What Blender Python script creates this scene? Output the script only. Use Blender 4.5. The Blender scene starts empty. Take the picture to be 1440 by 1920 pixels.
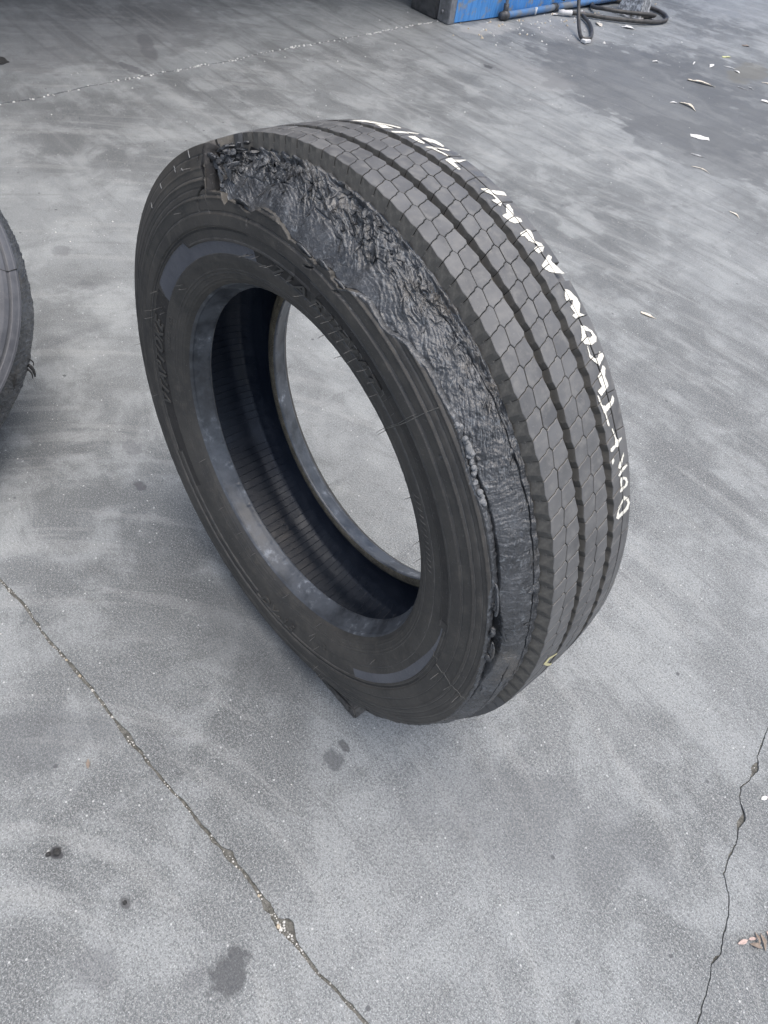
import bpy, bmesh, math, random
import numpy as np
from mathutils import Matrix, Vector

random.seed(7)
rng = np.random.default_rng(11)
S = bpy.context.scene
COL = S.collection
R = math.radians

# ------------------------------------------------------------------ camera
cam_data = bpy.data.cameras.new("camera")
cam = bpy.data.objects.new("camera", cam_data)
COL.objects.link(cam)
cam_data.sensor_fit = 'VERTICAL'
cam_data.sensor_height = 24.0
cam_data.lens = 24.0 * 1302.64 / 1920.0
cam_data.clip_start = 0.02
cam_data.clip_end = 600.0
cam.matrix_world = Matrix(((-0.65435, 0.63333, -0.41318, -0.57788),
                           (-0.74449, -0.44381, 0.49876, 0.55628),
                           (0.13250, 0.63398, 0.76192, 1.27118),
                           (0, 0, 0, 1)))
S.camera = cam

# ------------------------------------------------------------------ sky, sun, exposure
SUN_EL, SUN_AZ = R(80), R(240)          # azimuth of the light measured from +Y towards +X
world = bpy.data.worlds.new("World")
S.world = world
world.use_nodes = True
wn = world.node_tree
wn.nodes.clear()
sky = wn.nodes.new("ShaderNodeTexSky")
sky.sky_type = 'NISHITA'
sky.sun_disc = False
sky.sun_elevation = SUN_EL
sky.sun_rotation = SUN_AZ
sky.air_density = 1.0
sky.dust_density = 4.5
sky.ozone_density = 0.5
bg = wn.nodes.new("ShaderNodeBackground")
bg.inputs[1].default_value = 0.12
wo = wn.nodes.new("ShaderNodeOutputWorld")
wn.links.new(sky.outputs[0], bg.inputs[0])
wn.links.new(bg.outputs[0], wo.inputs[0])
sun_d = bpy.data.lights.new("sun", 'SUN')
sun_d.energy = 1.5
sun_d.angle = R(75)
sun_d.color = (1.0, 0.985, 0.93)
sun = bpy.data.objects.new("sun", sun_d)
COL.objects.link(sun)
sv = Vector((math.sin(SUN_AZ) * math.cos(SUN_EL), math.cos(SUN_AZ) * math.cos(SUN_EL), math.sin(SUN_EL)))
sun.rotation_euler = sv.to_track_quat('Z', 'Y').to_euler()
sun.location = (0, 0, 6)
S.view_settings.view_transform = 'Standard'
S.view_settings.look = 'None'
S.view_settings.exposure = 0.84
S.view_settings.gamma = 1.0

# ------------------------------------------------------------------ object helpers
def tag(o, label=None, cat=None, group=None, kind=None):
    if label: o['label'] = label
    if cat: o['category'] = cat
    if group: o['group'] = group
    if kind: o['kind'] = kind
    return o

def empty(name, loc=(0, 0, 0)):
    o = bpy.data.objects.new(name, None)
    o.empty_display_size = 0.05
    o.location = loc
    COL.objects.link(o)
    return o

def link(name, me, parent=None):
    o = bpy.data.objects.new(name, me)
    COL.objects.link(o)
    if parent is not None:
        o.parent = parent
        if parent.type == 'EMPTY':
            o.matrix_parent_inverse = Matrix.Translation(-Vector(parent.location))
    return o

def mesh_from(name, verts, faces, mat, smooth=False):
    me = bpy.data.meshes.new(name)
    me.from_pydata([tuple(v) for v in verts], [], faces)
    me.materials.append(mat)
    if smooth:
        me.polygons.foreach_set('use_smooth', [True] * len(me.polygons))
    me.update()
    return me

def grid_mesh(name, V, mats, close_u=False, smooth=True, matidx=None):
    """V: (nu, nv, 3) array -> quad grid"""
    nu, nv = V.shape[:2]
    me = bpy.data.meshes.new(name)
    me.vertices.add(nu * nv)
    me.vertices.foreach_set('co', np.ascontiguousarray(V, dtype=np.float32).ravel())
    cu = nu if close_u else nu - 1
    i = np.arange(cu)[:, None]
    j = np.arange(nv - 1)[None, :]
    i2 = (i + 1) % nu
    q = np.stack([i * nv + j, i2 * nv + j, i2 * nv + j + 1, i * nv + j + 1], -1).reshape(-1, 4)
    n = len(q)
    me.loops.add(n * 4)
    me.polygons.add(n)
    me.loops.foreach_set('vertex_index', q.ravel().astype(np.int32))
    me.polygons.foreach_set('loop_start', np.arange(0, n * 4, 4, dtype=np.int32))
    me.polygons.foreach_set('loop_total', np.full(n, 4, dtype=np.int32))
    me.polygons.foreach_set('use_smooth', np.full(n, smooth))
    for m in mats: me.materials.append(m)
    if matidx is not None:
        me.polygons.foreach_set('material_index', matidx.reshape(-1).astype(np.int32))
    me.update(calc_edges=True)
    me.validate()
    return me

def tube_mesh(name, pts, rad, mat, n=8, caps=True):
    pts = [Vector(p) for p in pts]
    rads = rad if hasattr(rad, '__len__') else [rad] * len(pts)
    V, F = [], []
    up = Vector((0, 0, 1))
    prev = None
    for k, p in enumerate(pts):
        d = (pts[min(k + 1, len(pts) - 1)] - pts[max(k - 1, 0)]).normalized()
        if prev is None:
            a = d.cross(up)
            if a.length < 1e-3: a = d.cross(Vector((1, 0, 0)))
        else:
            a = prev - d * prev.dot(d)
        a.normalize(); prev = a
        b = d.cross(a)
        for i in range(n):
            w = 2 * math.pi * i / n
            V.append(p + (a * math.cos(w) + b * math.sin(w)) * rads[k])
    for k in range(len(pts) - 1):
        for i in range(n):
            F.append((k * n + i, k * n + (i + 1) % n, (k + 1) * n + (i + 1) % n, (k + 1) * n + i))
    if caps:
        F.append(tuple(range(n))[::-1]); F.append(tuple(range((len(pts) - 1) * n, len(pts) * n)))
    return mesh_from(name, V, F, mat, smooth=True)

def spline(pts, n=8):
    pts = [np.array(p, float) for p in pts]
    P = [2 * pts[0] - pts[1]] + pts + [2 * pts[-1] - pts[-2]]
    out = []
    for i in range(1, len(P) - 2):
        for k in range(n):
            t = k / n
            out.append(.5 * ((2 * P[i]) + (P[i + 1] - P[i - 1]) * t + (2 * P[i - 1] - 5 * P[i] + 4 * P[i + 1] - P[i + 2]) * t * t + (3 * P[i] - P[i - 1] - 3 * P[i + 1] + P[i + 2]) * t ** 3))
    out.append(P[-2])
    return out

def box_mesh(name, lo, hi, mat, bevel=0.0, taper=0.0):
    bm = bmesh.new()
    x0, y0, z0 = lo; x1, y1, z1 = hi
    cx, cy = (x0 + x1) / 2, (y0 + y1) / 2
    k = 1 - taper
    vs = [bm.verts.new(c) for c in ((x0, y0, z0), (x1, y0, z0), (x1, y1, z0), (x0, y1, z0))]
    vt = [bm.verts.new((cx + (c[0] - cx) * k, cy + (c[1] - cy) * k, z1)) for c in ((x0, y0), (x1, y0), (x1, y1), (x0, y1))]
    bm.faces.new(vs[::-1]); bm.faces.new(vt)
    for i in range(4):
        bm.faces.new((vs[i], vs[(i + 1) % 4], vt[(i + 1) % 4], vt[i]))
    if bevel:
        bmesh.ops.bevel(bm, geom=bm.edges[:], offset=bevel, segments=2, affect='EDGES')
    me = bpy.data.meshes.new(name)
    bm.to_mesh(me); bm.free()
    me.materials.append(mat)
    return me

# ------------------------------------------------------------------ numpy noise
_T = rng.random((256, 256))
def vnoise(x, y, s=0):
    x = np.asarray(x, float) + s * 17.31; y = np.asarray(y, float) + s * 9.77
    xi = np.floor(x).astype(int); yi = np.floor(y).astype(int)
    fx = x - xi; fy = y - yi
    fx = fx * fx * (3 - 2 * fx); fy = fy * fy * (3 - 2 * fy)
    g = lambda a, b: _T[a & 255, b & 255]
    return (g(xi, yi) * (1 - fx) * (1 - fy) + g(xi + 1, yi) * fx * (1 - fy) + g(xi, yi + 1) * (1 - fx) * fy + g(xi + 1, yi + 1) * fx * fy)
def fbm(x, y, o=4, s=0):
    r = 0; a = .5; t = 0
    for k in range(o):
        r = r + a * vnoise(x * 2 ** k, y * 2 ** k, s + k * 3); t += a; a *= .5
    return r / t * 2 - 1
def ridged(x, y, o=3, s=0):
    r = 0; a = .5; t = 0
    for k in range(o):
        r = r + a * (1 - np.abs(vnoise(x * 2 ** k, y * 2 ** k, s + k * 5) * 2 - 1)); t += a; a *= .5
    return r / t
def sstep(a, b, x):
    t = np.clip((x - a) / (b - a), 0, 1)
    return t * t * (3 - 2 * t)

# ------------------------------------------------------------------ material helpers
class NT:
    def __init__(s, name):
        s.m = bpy.data.materials.new(name)
        s.m.use_nodes = True
        s.t = s.m.node_tree
        s.b = s.t.nodes['Principled BSDF']
        s.tc = s.t.nodes.new('ShaderNodeTexCoord')
        s.co = s.tc.outputs['Object']
    def n(s, typ, **kw):
        nd = s.t.nodes.new(typ)
        for k, v in kw.items():
            if k.startswith('_'): setattr(nd, k[1:], v)
        return nd
    def l(s, a, b): s.t.links.new(a, b)
    def noise(s, scale, detail=4, rough=.55, co=None, dist=0.0):
        nd = s.n('ShaderNodeTexNoise')
        nd.inputs['Scale'].default_value = scale
        nd.inputs['Detail'].default_value = detail
        nd.inputs['Roughness'].default_value = rough
        nd.inputs['Distortion'].default_value = dist
        s.l(co if co is not None else s.co, nd.inputs['Vector'])
        return nd.outputs['Fac']
    def voro(s, scale, out='Distance', co=None, feature='F1'):
        nd = s.n('ShaderNodeTexVoronoi', _feature=feature)
        nd.inputs['Scale'].default_value = scale
        s.l(co if co is not None else s.co, nd.inputs['Vector'])
        return nd.outputs[out]
    def ramp(s, v, a, b, lo=0.0, hi=1.0):
        nd = s.n('ShaderNodeMapRange', _interpolation_type='SMOOTHSTEP')
        for k, x in ((1, a), (2, b), (3, lo), (4, hi)): nd.inputs[k].default_value = x
        s.l(v, nd.inputs[0])
        return nd.outputs[0]
    def math(s, op, a, b=None, c=None):
        nd = s.n('ShaderNodeMath', _operation=op)
        for i, x in enumerate((a, b, c)):
            if x is None: continue
            if isinstance(x, (int, float)): nd.inputs[i].default_value = x
            else: s.l(x, nd.inputs[i])
        return nd.outputs[0]
    def mix(s, f, a, b, mode='MIX'):
        nd = s.n('ShaderNodeMix', _data_type='RGBA', _blend_type=mode)
        for i, x in ((0, f), (6, a), (7, b)):
            if isinstance(x, tuple): nd.inputs[i].default_value = (*x, 1) if len(x) == 3 else x
            elif isinstance(x, (int, float)): nd.inputs[i].default_value = x
            else: s.l(x, nd.inputs[i])
        return nd.outputs[2]
    def mapping(s, scale=(1, 1, 1), rot=(0, 0, 0), loc=(0, 0, 0), co=None):
        nd = s.n('ShaderNodeMapping')
        nd.inputs['Scale'].default_value = scale
        nd.inputs['Rotation'].default_value = rot
        nd.inputs['Location'].default_value = loc
        s.l(co if co is not None else s.co, nd.inputs[0])
        return nd.outputs[0]
    def bump(s, h, strength=.3, dist=.001, prev=None):
        nd = s.n('ShaderNodeBump')
        nd.inputs['Strength'].default_value = strength
        nd.inputs['Distance'].default_value = dist
        s.l(h, nd.inputs['Height'])
        if prev is not None: s.l(prev, nd.inputs['Normal'])
        return nd.outputs[0]
    def sep(s, co=None):
        nd = s.n('ShaderNodeSeparateXYZ'); s.l(co if co is not None else s.co, nd.inputs[0]); return nd.outputs
    def fin(s, col=None, rough=None, normal=None, spec=None):
        for k, v in (('Base Color', col), ('Roughness', rough), ('Normal', normal), ('Specular IOR Level', spec)):
            if v is None: continue
            if isinstance(v, tuple): s.b.inputs[k].default_value = (*v, 1)
            elif isinstance(v, (int, float)): s.b.inputs[k].default_value = v
            else: s.l(v, s.b.inputs[k])
        return s.m

def rubber(name, a, b, rough=.6, dust=(.12, .12, .12), dust_amt=.5, scale=1.0, bump=.25, spec=.5, rand=False, fine=900, edge=0.0):
    m = NT(name)
    co = m.co
    if rand:
        oi = m.n('ShaderNodeObjectInfo')
        ad = m.n('ShaderNodeVectorMath', _operation='MULTIPLY_ADD')
        cb = m.n('ShaderNodeCombineXYZ')
        for k in range(3): m.l(oi.outputs['Random'], cb.inputs[k])
        m.l(cb.outputs[0], ad.inputs[0]); ad.inputs[1].default_value = (37., 91., 53.); m.l(m.co, ad.inputs[2])
        co = ad.outputs[0]
    n1 = m.noise(14 * scale, 5, .6, co)
    n2 = m.noise(60 * scale, 4, .6, co)
    n3 = m.noise(fine, 2, .5, co)
    col = m.mix(m.ramp(n1, .35, .65), a, b)
    d = m.math('MULTIPLY', m.ramp(n2, .45, .75), dust_amt)
    col = m.mix(d, col, dust)
    if rand:
        col = m.mix(m.math('MULTIPLY', m.ramp(oi.outputs['Random'], 0, 1), .35), col, tuple(x * 1.25 for x in b))
    sp = m.ramp(m.noise(fine * .55, 1, .5, co), .68, .74)
    col = m.mix(m.math('MULTIPLY', sp, .3), col, (.22, .22, .22))
    if edge:
        ge = m.n('ShaderNodeNewGeometry')
        wear = m.math('MULTIPLY', m.ramp(ge.outputs['Pointiness'], .505, .56), m.ramp(n2, .25, .6))
        col = m.mix(m.math('MULTIPLY', wear, edge), col, (.20, .192, .18))
        ringv = m.noise(3.0, 5, .7)
        col = m.mix(m.math('MULTIPLY', m.ramp(ringv, .5, .7), .35), col, (.088, .078, .064))
    rg = m.ramp(n2, .3, .7, rough - .08, rough + .12)
    nb = m.bump(n2, bump, .0012)
    nb = m.bump(n3, bump * .8, .0003, nb)
    return m.fin(col, rg, nb, spec)

M_tread = rubber('tread_rubber', (.076, .077, .079), (.116, .117, .118), .50, (.185, .183, .176), .6, 1.2, .2, rand=True)
M_side = rubber('sidewall_rubber', (.040, .039, .037), (.060, .057, .052), .62, (.095, .088, .076), .6, .9, .3, edge=.75)
M_sidedark = rubber('sidewall_matt_rubber', (.024, .023, .022), (.034, .032, .030), .75, (.05, .048, .045), .5, 1.6, .5, edge=.5)
M_band = rubber('smooth_band_rubber', (.080, .086, .102), (.10, .106, .122), .40, (.13, .135, .15), .4, 1.0, .08, spec=.6)
M_groove = rubber('groove_rubber', (.080, .077, .070), (.120, .114, .102), .75, (.18, .172, .15), .7, 2.0, .4)
M_liner = rubber('liner_rubber', (.018, .025, .040), (.029, .038, .057), .40, (.05, .06, .082), .4, .6, .15)
M_torn_far = rubber('torn_rubber_dull', (.07, .073, .08), (.11, .113, .12), .6, (.20, .20, .205), .5, 3.0, .8)

def mat_torn(name='torn_rubber', edge=True):
    m = NT(name)
    n1 = m.noise(22, 5, .6)
    n2 = m.noise(130, 5, .65, dist=1.2)
    n3 = m.noise(520, 3, .6)
    col = m.mix(m.ramp(n1, .3, .7), (.026, .028, .031), (.072, .076, .082))
    col = m.mix(m.math('MULTIPLY', m.ramp(n2, .52, .72), .6), col, (.20, .22, .24))
    br = m.ramp(m.noise(9, 4, .6, m.mapping(loc=(3, 1, 7))), .52, .68)
    col = m.mix(m.math('MULTIPLY', br, .6), col, (.120, .108, .092))
    ge = m.n('ShaderNodeNewGeometry')
    if edge: col = m.mix(m.math('MULTIPLY', m.ramp(ge.outputs['Pointiness'], .51, .60), .75), col, (.34, .37, .40))
    nb = m.bump(n2, .7, .0022)
    nb = m.bump(n3, .5, .0006, nb)
    return m.fin(col, m.ramp(n2, .3, .7, .24, .50), nb, .8)
M_torn = mat_torn()
M_frag = mat_torn('torn_fragment_rubber', False)
M_letter = rubber('lettering_rubber', (.052, .051, .048), (.070, .068, .063), .60, (.10, .095, .085), .5, .9, .2)
M_tornshade = rubber('torn_rubber_painted_shade', (.010, .010, .011), (.022, .022, .023), .8, (.04, .04, .04), .4, 3.0, .6)  # same torn rubber blackened: shade of the hole put into the colour

def mat_bead():
    m = NT('bead_rubber')
    n1 = m.noise(10, 6, .7)
    n2 = m.noise(45, 6, .7)
    n3 = m.noise(300, 3, .6)
    col = m.mix(m.ramp(n1, .35, .6), (.036, .040, .046), (.088, .097, .110))
    sc = m.math('MULTIPLY', m.ramp(n2, .52, .70), m.ramp(n1, .44, .62))
    col = m.mix(m.math('MULTIPLY', sc, .75), col, (.36, .385, .42))
    nb = m.bump(n2, .25, .001)
    nb = m.bump(n3, .2, .0003, nb)
    return m.fin(col, m.ramp(n1, .3, .7, .30, .5), nb, .6)
M_bead = mat_bead()

def mat_ribbed():
    m = NT('dusty_ribbed_rubber')
    n1 = m.noise(35, 4, .6)
    n2 = m.noise(700, 3, .7)
    col = m.mix(m.ramp(n1, .3, .7), (.075, .066, .050), (.19, .165, .12))
    col = m.mix(m.math('MULTIPLY', m.ramp(n2, .5, .7), .6), col, (.42, .37, .27))
    return m.fin(col, .8, m.bump(n2, .6, .0006), .3)
M_ribbed = mat_ribbed()

def simple(name, c1, c2, rough, scale, bump=.2, metal=0.0, spec=.5):
    m = NT(name)
    n = m.noise(scale, 5, .6)
    n2 = m.noise(scale * 9, 3, .6)
    col = m.mix(m.ramp(n, .3, .7), c1, c2)
    m.b.inputs['Metallic'].default_value = metal
    return m.fin(col, m.ramp(n2, .2, .8, rough - .1, rough + .1), m.bump(n2, bump, .001), spec)
M_paint = simple('cream_paint', (.70, .68, .60), (.80, .78, .70), .6, 160, .25)
M_yellow = simple('yellow_crayon', (.62, .55, .28), (.75, .70, .42), .7, 400, .3)
M_whisker = simple('whisker_rubber', (.10, .10, .098), (.17, .165, .155), .6, 90)
M_flash = simple('flash_rubber', (.13, .128, .12), (.17, .165, .15), .6, 90)
M_leaf = simple('dry_leaf_pale', (.55, .49, .40), (.74, .70, .62), .7, 60, .4)
M_leafy = simple('dry_leaf_yellow', (.50, .52, .20), (.64, .64, .34), .6, 60, .4)
M_leafp = simple('dry_leaf_pink', (.40, .30, .27), (.58, .46, .42), .7, 80, .4)
M_leafb = simple('dry_leaf_brown', (.20, .16, .13), (.30, .25, .21), .7, 80, .4)
M_paper = simple('paper_white', (.62, .61, .59), (.80, .80, .79), .6, 20, .1)
M_hose = simple('black_hose_rubber', (.035, .034, .033), (.085, .08, .075), .55, 30, .3)
M_steel = simple('dull_steel', (.20, .205, .215), (.34, .35, .37), .5, 25, .3, metal=.5)
M_darksteel = simple('dark_steel', (.055, .058, .06), (.12, .12, .125), .5, 18, .4, metal=.3)
M_crumb = simple('black_crumb', (.02, .02, .02), (.05, .05, .05), .8, 200, .5)
M_lump = simple('melted_rubber', (.14, .15, .165), (.25, .25, .24), .5, 120, .6)

def mat_bluepaint():
    m = NT('blue_wall_paint')
    st = m.mapping(scale=(14, 14, 1.6))
    n = m.noise(4, 6, .7, st)
    z = m.sep()[2]
    col = m.mix(m.ramp(n, .3, .7), (.055, .22, .56), (.12, .36, .74))
    rub = m.math('MULTIPLY', m.ramp(m.noise(16, 6, .7), .50, .66), m.ramp(z, .45, .05))
    col = m.mix(rub, col, (.30, .30, .28))
    dk = m.ramp(m.noise(60, 4, .7, m.mapping(scale=(1, 1, .35))), .66, .74)
    col = m.mix(m.math('MULTIPLY', dk, .7), col, (.03, .05, .09))
    return m.fin(col, .5, m.bump(m.noise(90, 4), .3, .001), .4)
M_blue = mat_bluepaint()
def mat_pipe():
    m = NT('blue_grey_pipe_paint')
    n = m.noise(7, 6, .7)
    col = m.mix(m.ramp(n, .42, .6), (.09, .21, .42), (.19, .21, .23))
    return m.fin(col, .5, m.bump(m.noise(120, 4), .4, .001), .4)
M_pipe = mat_pipe()
def mat_crust():
    m = NT('paint_spattered_steel')
    n = m.noise(35, 6, .75)
    n2 = m.voro(60)
    col = m.mix(m.ramp(n, .40, .62), (.16, .165, .17), (.62, .63, .64))
    return m.fin(col, .7, m.bump(n, .8, .004), .3)
M_crust = mat_crust()

# ------------------------------------------------------------------ the burst tyre: geometry frame
TC = np.array([0.0, 0.0, 0.46555])
TA = np.array([-0.71666, -0.02719, 0.69689])
TB = np.array([0.69742, -0.02794, 0.71611])
TN = np.array([0.0, 0.99924, 0.03899])
PITCH = 2.88
CAM = np.array([-0.57788, 0.55628, 1.27118])

def oval(trad):
    return -0.00156 * np.cos(2 * trad) - 0.0014 * np.sin(2 * trad)

def TP(t, r, z):
    """tyre surface point: t in degrees, r radius, z along the axle"""
    t = np.radians(np.asarray(t, float)); r = np.asarray(r, float) + oval(t); z = np.asarray(z, float)
    c, s = r * np.cos(t), r * np.sin(t)
    return TC + c[..., None] * TA + s[..., None] * TB + z[..., None] * TN

def Rt(z):
    return 0.4642 - 0.0065 * (np.abs(z) / 0.105) ** 3

_pr = np.array([.2875, .293, .300, .32, .35, .37, .40, .42, .44, .458, .47])
_pz = np.array([.1010, .1075, .112, .120, .126, .1275, .126, .121, .113, .105, .100])
_gr = np.linspace(.28, .475, 400)
_gz = np.interp(_gr, _pr, _pz)
_k = np.exp(-np.linspace(-2, 2, 25) ** 2); _k /= _k.sum()
_gzs = np.convolve(np.pad(_gz, 12, mode='edge'), _k, mode='valid')
_gzs = np.where(_gr < .2935, _gz, _gzs)
def zp(r): return np.interp(r, _gr, _gzs)

EDGE = np.array([(73.9, .458), (73.5, .45), (73.1, .438), (72.2, .431), (72.0, .420), (72.6, .411), (72.0, .4065), (67.2, .4045), (66.5, .391),
    (65.6, .392), (64.0, .400), (62.3, .3996), (61.0, .396), (60.3, .388), (59.2, .3827), (58.3, .386), (57.0, .395), (54.8, .407), (51.1, .403), (47.9, .393),
    (47.0, .3815), (46.2, .388), (43.0, .3885), (40.4, .385), (40.0, .3795), (38.9, .3867), (36.6, .398), (36.0, .397), (35.6, .387), (33.4, .381), (32.7, .385),
    (31.6, .397), (30.9, .400), (27.3, .4067), (23.1, .403), (20.3, .412), (18.7, .4185), (15.7, .4215), (14.0, .4237), (8.9, .4248), (5.6, .427),
    (3.6, .4256), (1.1, .423), (-2.1, .4215), (-6.1, .424), (-10.1, .426), (-14.6, .425), (-18., .425), (-20.7, .4236), (-23.1, .421), (-27., .4186),
    (-32.4, .42), (-37., .4214), (-41.2, .4224), (-46.8, .4253), (-51.7, .4273), (-56.6, .4296), (-63.6, .4330), (-70.3, .4365), (-80., .440), (-90., .447), (-95., .458)])[::-1]
T0, T1 = -95.0, 73.9
def r_edge(t):
    t = (np.asarray(t, float) + 180) % 360 - 180
    e = np.interp(t, EDGE[:, 0], EDGE[:, 1])
    es = sum(np.interp(t + d_, EDGE[:, 0], EDGE[:, 1]) for d_ in (-4, -3, -2, -1, 0, 1, 2, 3, 4)) / 9
    wb = sstep(29, 33, t) * sstep(67, 63, t) * .55
    e = e * (1 - wb) + es * wb
    e = e + np.where((t > T0 + 2) & (t < T1 - 1), .0011 * fbm(t * 1.7, t * 0, 3, 5) + .0005 * fbm(t * 8, t * 0, 2, 6), 0)
    return np.where((t < T0) | (t > T1), .458, np.minimum(e, .458))

def bumpf(x, c, w): return np.exp(-((x - c) / w) ** 2)
def band_outer(t):
    """outer edge of the smooth band: stepped"""
    t = (t + 180) % 360 - 180
    o = np.full_like(t, .3470)
    o = np.where((t > 88.5) & (t < 168), .3575, o)
    o = np.where((t > 87.0) & (t <= 88.5), .3480 + (t - 87.0) / 1.5 * .0095, o)
    o = np.where((t > -140) & (t < -38), .3560, o)
    o = np.where((t > 14) & (t < 36.5), .3585, o)
    o = np.where((t >= 36.5) & (t < 38), .3585 - (t - 36.5) / 1.5 * .0105, o)
    return o
def side_relief(t, r):
    t = (t + 180) % 360 - 180
    h = np.zeros(np.broadcast(t, r).shape)
    h += .0007 * bumpf(r, .3037, .0007) + .0008 * bumpf(r, .3085, .0007) + .0005 * bumpf(r, .2965, .0006)
    h -= .0009 * bumpf(r, .3300, .0006)
    bo = band_outer(t)
    h -= .0013 * (sstep(.3300, .3308, r) - sstep(bo - .0004, bo + .0004, r))
    h -= .0010 * (sstep(bo + .0025, bo + .0035, r) - sstep(.3640, .3655, r)) * ((t > 40) | (t < -35))
    h += .0006 * bumpf(r, bo + .0015, .0007)
    rect = (t > -38) & (t < 50)
    h += rect * .0010 * bumpf(r, .3622, .0008)
    h += .0012 * sstep(.3650, .3665, r) - .0012 * sstep(.380, .3815, r)
    h -= .0008 * bumpf(r, .3830, .0010)
    h += .0011 * bumpf(r, .3985, .0016) - .0009 * bumpf(r, .4015, .0010)
    h -= .0010 * bumpf(r, .4100, .0012) + 0 * r
    h += .0012 * bumpf(r, .4185, .0018) - .0007 * bumpf(r, .4215, .0010)
    h += .0009 * bumpf(r, .4320, .0018)
    h -= .0007 * bumpf(r, .4460, .0010)
    # small dimple of the wear gauge
    du = (t - 1.5) * .0069; dr = r - .393
    h -= .0022 * np.exp(-((du / .0022) ** 2 + (dr / .0026) ** 2) ** 2)
    # cracks running down from the tear
    def crack(h, pts, w, d):
        best = np.full(h.shape, 9.0)
        X = t * .0069 + 0 * r; Y = r + 0 * t
        for (ta, ra), (tb, rb) in zip(pts[:-1], pts[1:]):
            ax, ay, bx, by = ta * .0069, ra, tb * .0069, rb
            L2 = (bx - ax) ** 2 + (by - ay) ** 2
            k = np.clip(((X - ax) * (bx - ax) + (Y - ay) * (by - ay)) / L2, 0, 1)
            best = np.minimum(best, np.hypot(X - ax - k * (bx - ax), Y - ay - k * (by - ay)))
        return h - d * np.exp(-(best / w) ** 2)
    h = crack(h, [(73.2, .411), (74.6, .4085), (75.6, .402), (76.2, .394), (76.4, .385)], .0011, .009)
    h = crack(h, [(59.2, .384), (58.9, .376)], .0008, .005)
    h = crack(h, [(40.0, .380), (41.0, .3765), (42.0, .375)], .0008, .005)
    h = crack(h, [(33.3, .382), (34.0, .3795)], .0007, .004)
    return h * 1.35 + .0004 * fbm(t * .6, r * 60, 3, 8) + .00012 * fbm(t * 6, r * 700, 3, 9)

tyre = empty("burst_truck_tyre", (0, 0, 0))
tag(tyre, "black truck tyre standing upright, one shoulder torn open, cream paint writing on its far edge", "tyre")

# ---- near sidewall (torn edge, rings, recessed band)
tcols = np.concatenate([np.arange(-96, 80, .2), np.arange(80, 264, .4)])
base_r = np.linspace(.2875, .372, 122)
NR = 118
rr = np.empty((len(tcols), len(base_r) + NR))
re_ = r_edge(tcols)
rr[:, :len(base_r)] = base_r
k = np.linspace(0, 1, NR + 1)[1:]
rr[:, len(base_r):] = .372 + (re_ - .372)[:, None] * k
tt = np.repeat(tcols[:, None], rr.shape[1], 1)
tt = tt + (1.1 * fbm(rr * 130, rr * 0 + 3, 4, 91) - .3) * np.exp(-((tt - 73.6) / 1.2) ** 2) * sstep(.400, .415, rr)
zz = zp(rr) + side_relief(tt, rr)
intear = ((tcols > T0) & (tcols < T1))
# the torn lip curls slightly outward and is ragged
lipd = np.clip(1 - (re_[:, None] - rr) / .006, 0, 1) * intear[:, None]
zz = zz + lipd ** 2 * (.0005 + .0014 * fbm(tcols * .9, tcols * 0, 3, 31))[:, None]
NV = TP(tt, rr, zz)
lip = []
for dz, dr in ((-.0015, .0004), (-.005, .0002), (-.010, -.002), (-.016, -.006)):
    j = .0012 * fbm(tcols * 2.1, tcols * 0 + dz * 900, 3, 41)
    lip.append(TP(tt[:, -1] + (1.4 * fbm(re_ * 210, re_ * 0 + dz * 150, 4, 93) - .5) * np.exp(-((tcols - 73.2) / 1.6) ** 2) * (dz < -.002), re_ + dr + j * intear, zz[:, -1] + dz))
NV = np.concatenate([NV, np.stack(lip, 1)], 1)
rm = (rr[:, :-1] + rr[:, 1:]) / 2; tm = tt[:, :-1]
tw = (tm + 180) % 360 - 180
bo = band_outer(tm)
mi = np.zeros(rm.shape, int)
inband = (rm > .3308) & (rm < bo - .0002)
bandarc = ((tw > 59) & (tw < 113 - (rm - .33) * 120)) | ((tw > -92) & (tw < -37) & (rm > .3415 + .012 * sstep(-60, -38, tw)))
mi[inband & bandarc] = 1
mi[inband & (tw > 40) & (tw < 59)] = 2
mi[(rm > .3455) & (rm < .3615) & (tw > -36) & (tw < 45)] = 2
mi[(rm > .3605) & (rm < .3645) & ((tw > 60) | (tw < -60))] = 2
mi[inband & (tw > 112)] = 2
mi = np.concatenate([mi, np.full((len(tcols), 4), 3)], 1)
torn_lipmat = intear[:, None] & (np.concatenate([rm, np.full((len(tcols), 4), 9.)], 1) > (re_[:, None] - .0012 - .0012 * vnoise(tcols * 3, tcols * 0)[:, None]))
mi[torn_lipmat & (tcols < 34)[:, None]] = 3
mi[(tcols > 30) & (tcols < 71), -4:] = 0
mi[(tcols > 71.0) & (tcols < 77), -4:] = 4  # lip at the hole painted near-black as shade
mi[(tcols > 73.0) & (tcols < 74.0), -40:] = 4  # stretched rows beside the hole get the same painted shade

link("sidewall", grid_mesh("sidewall", NV, [M_side, M_band, M_sidedark, M_torn, M_tornshade], close_u=True, matidx=mi), tyre)

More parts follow.
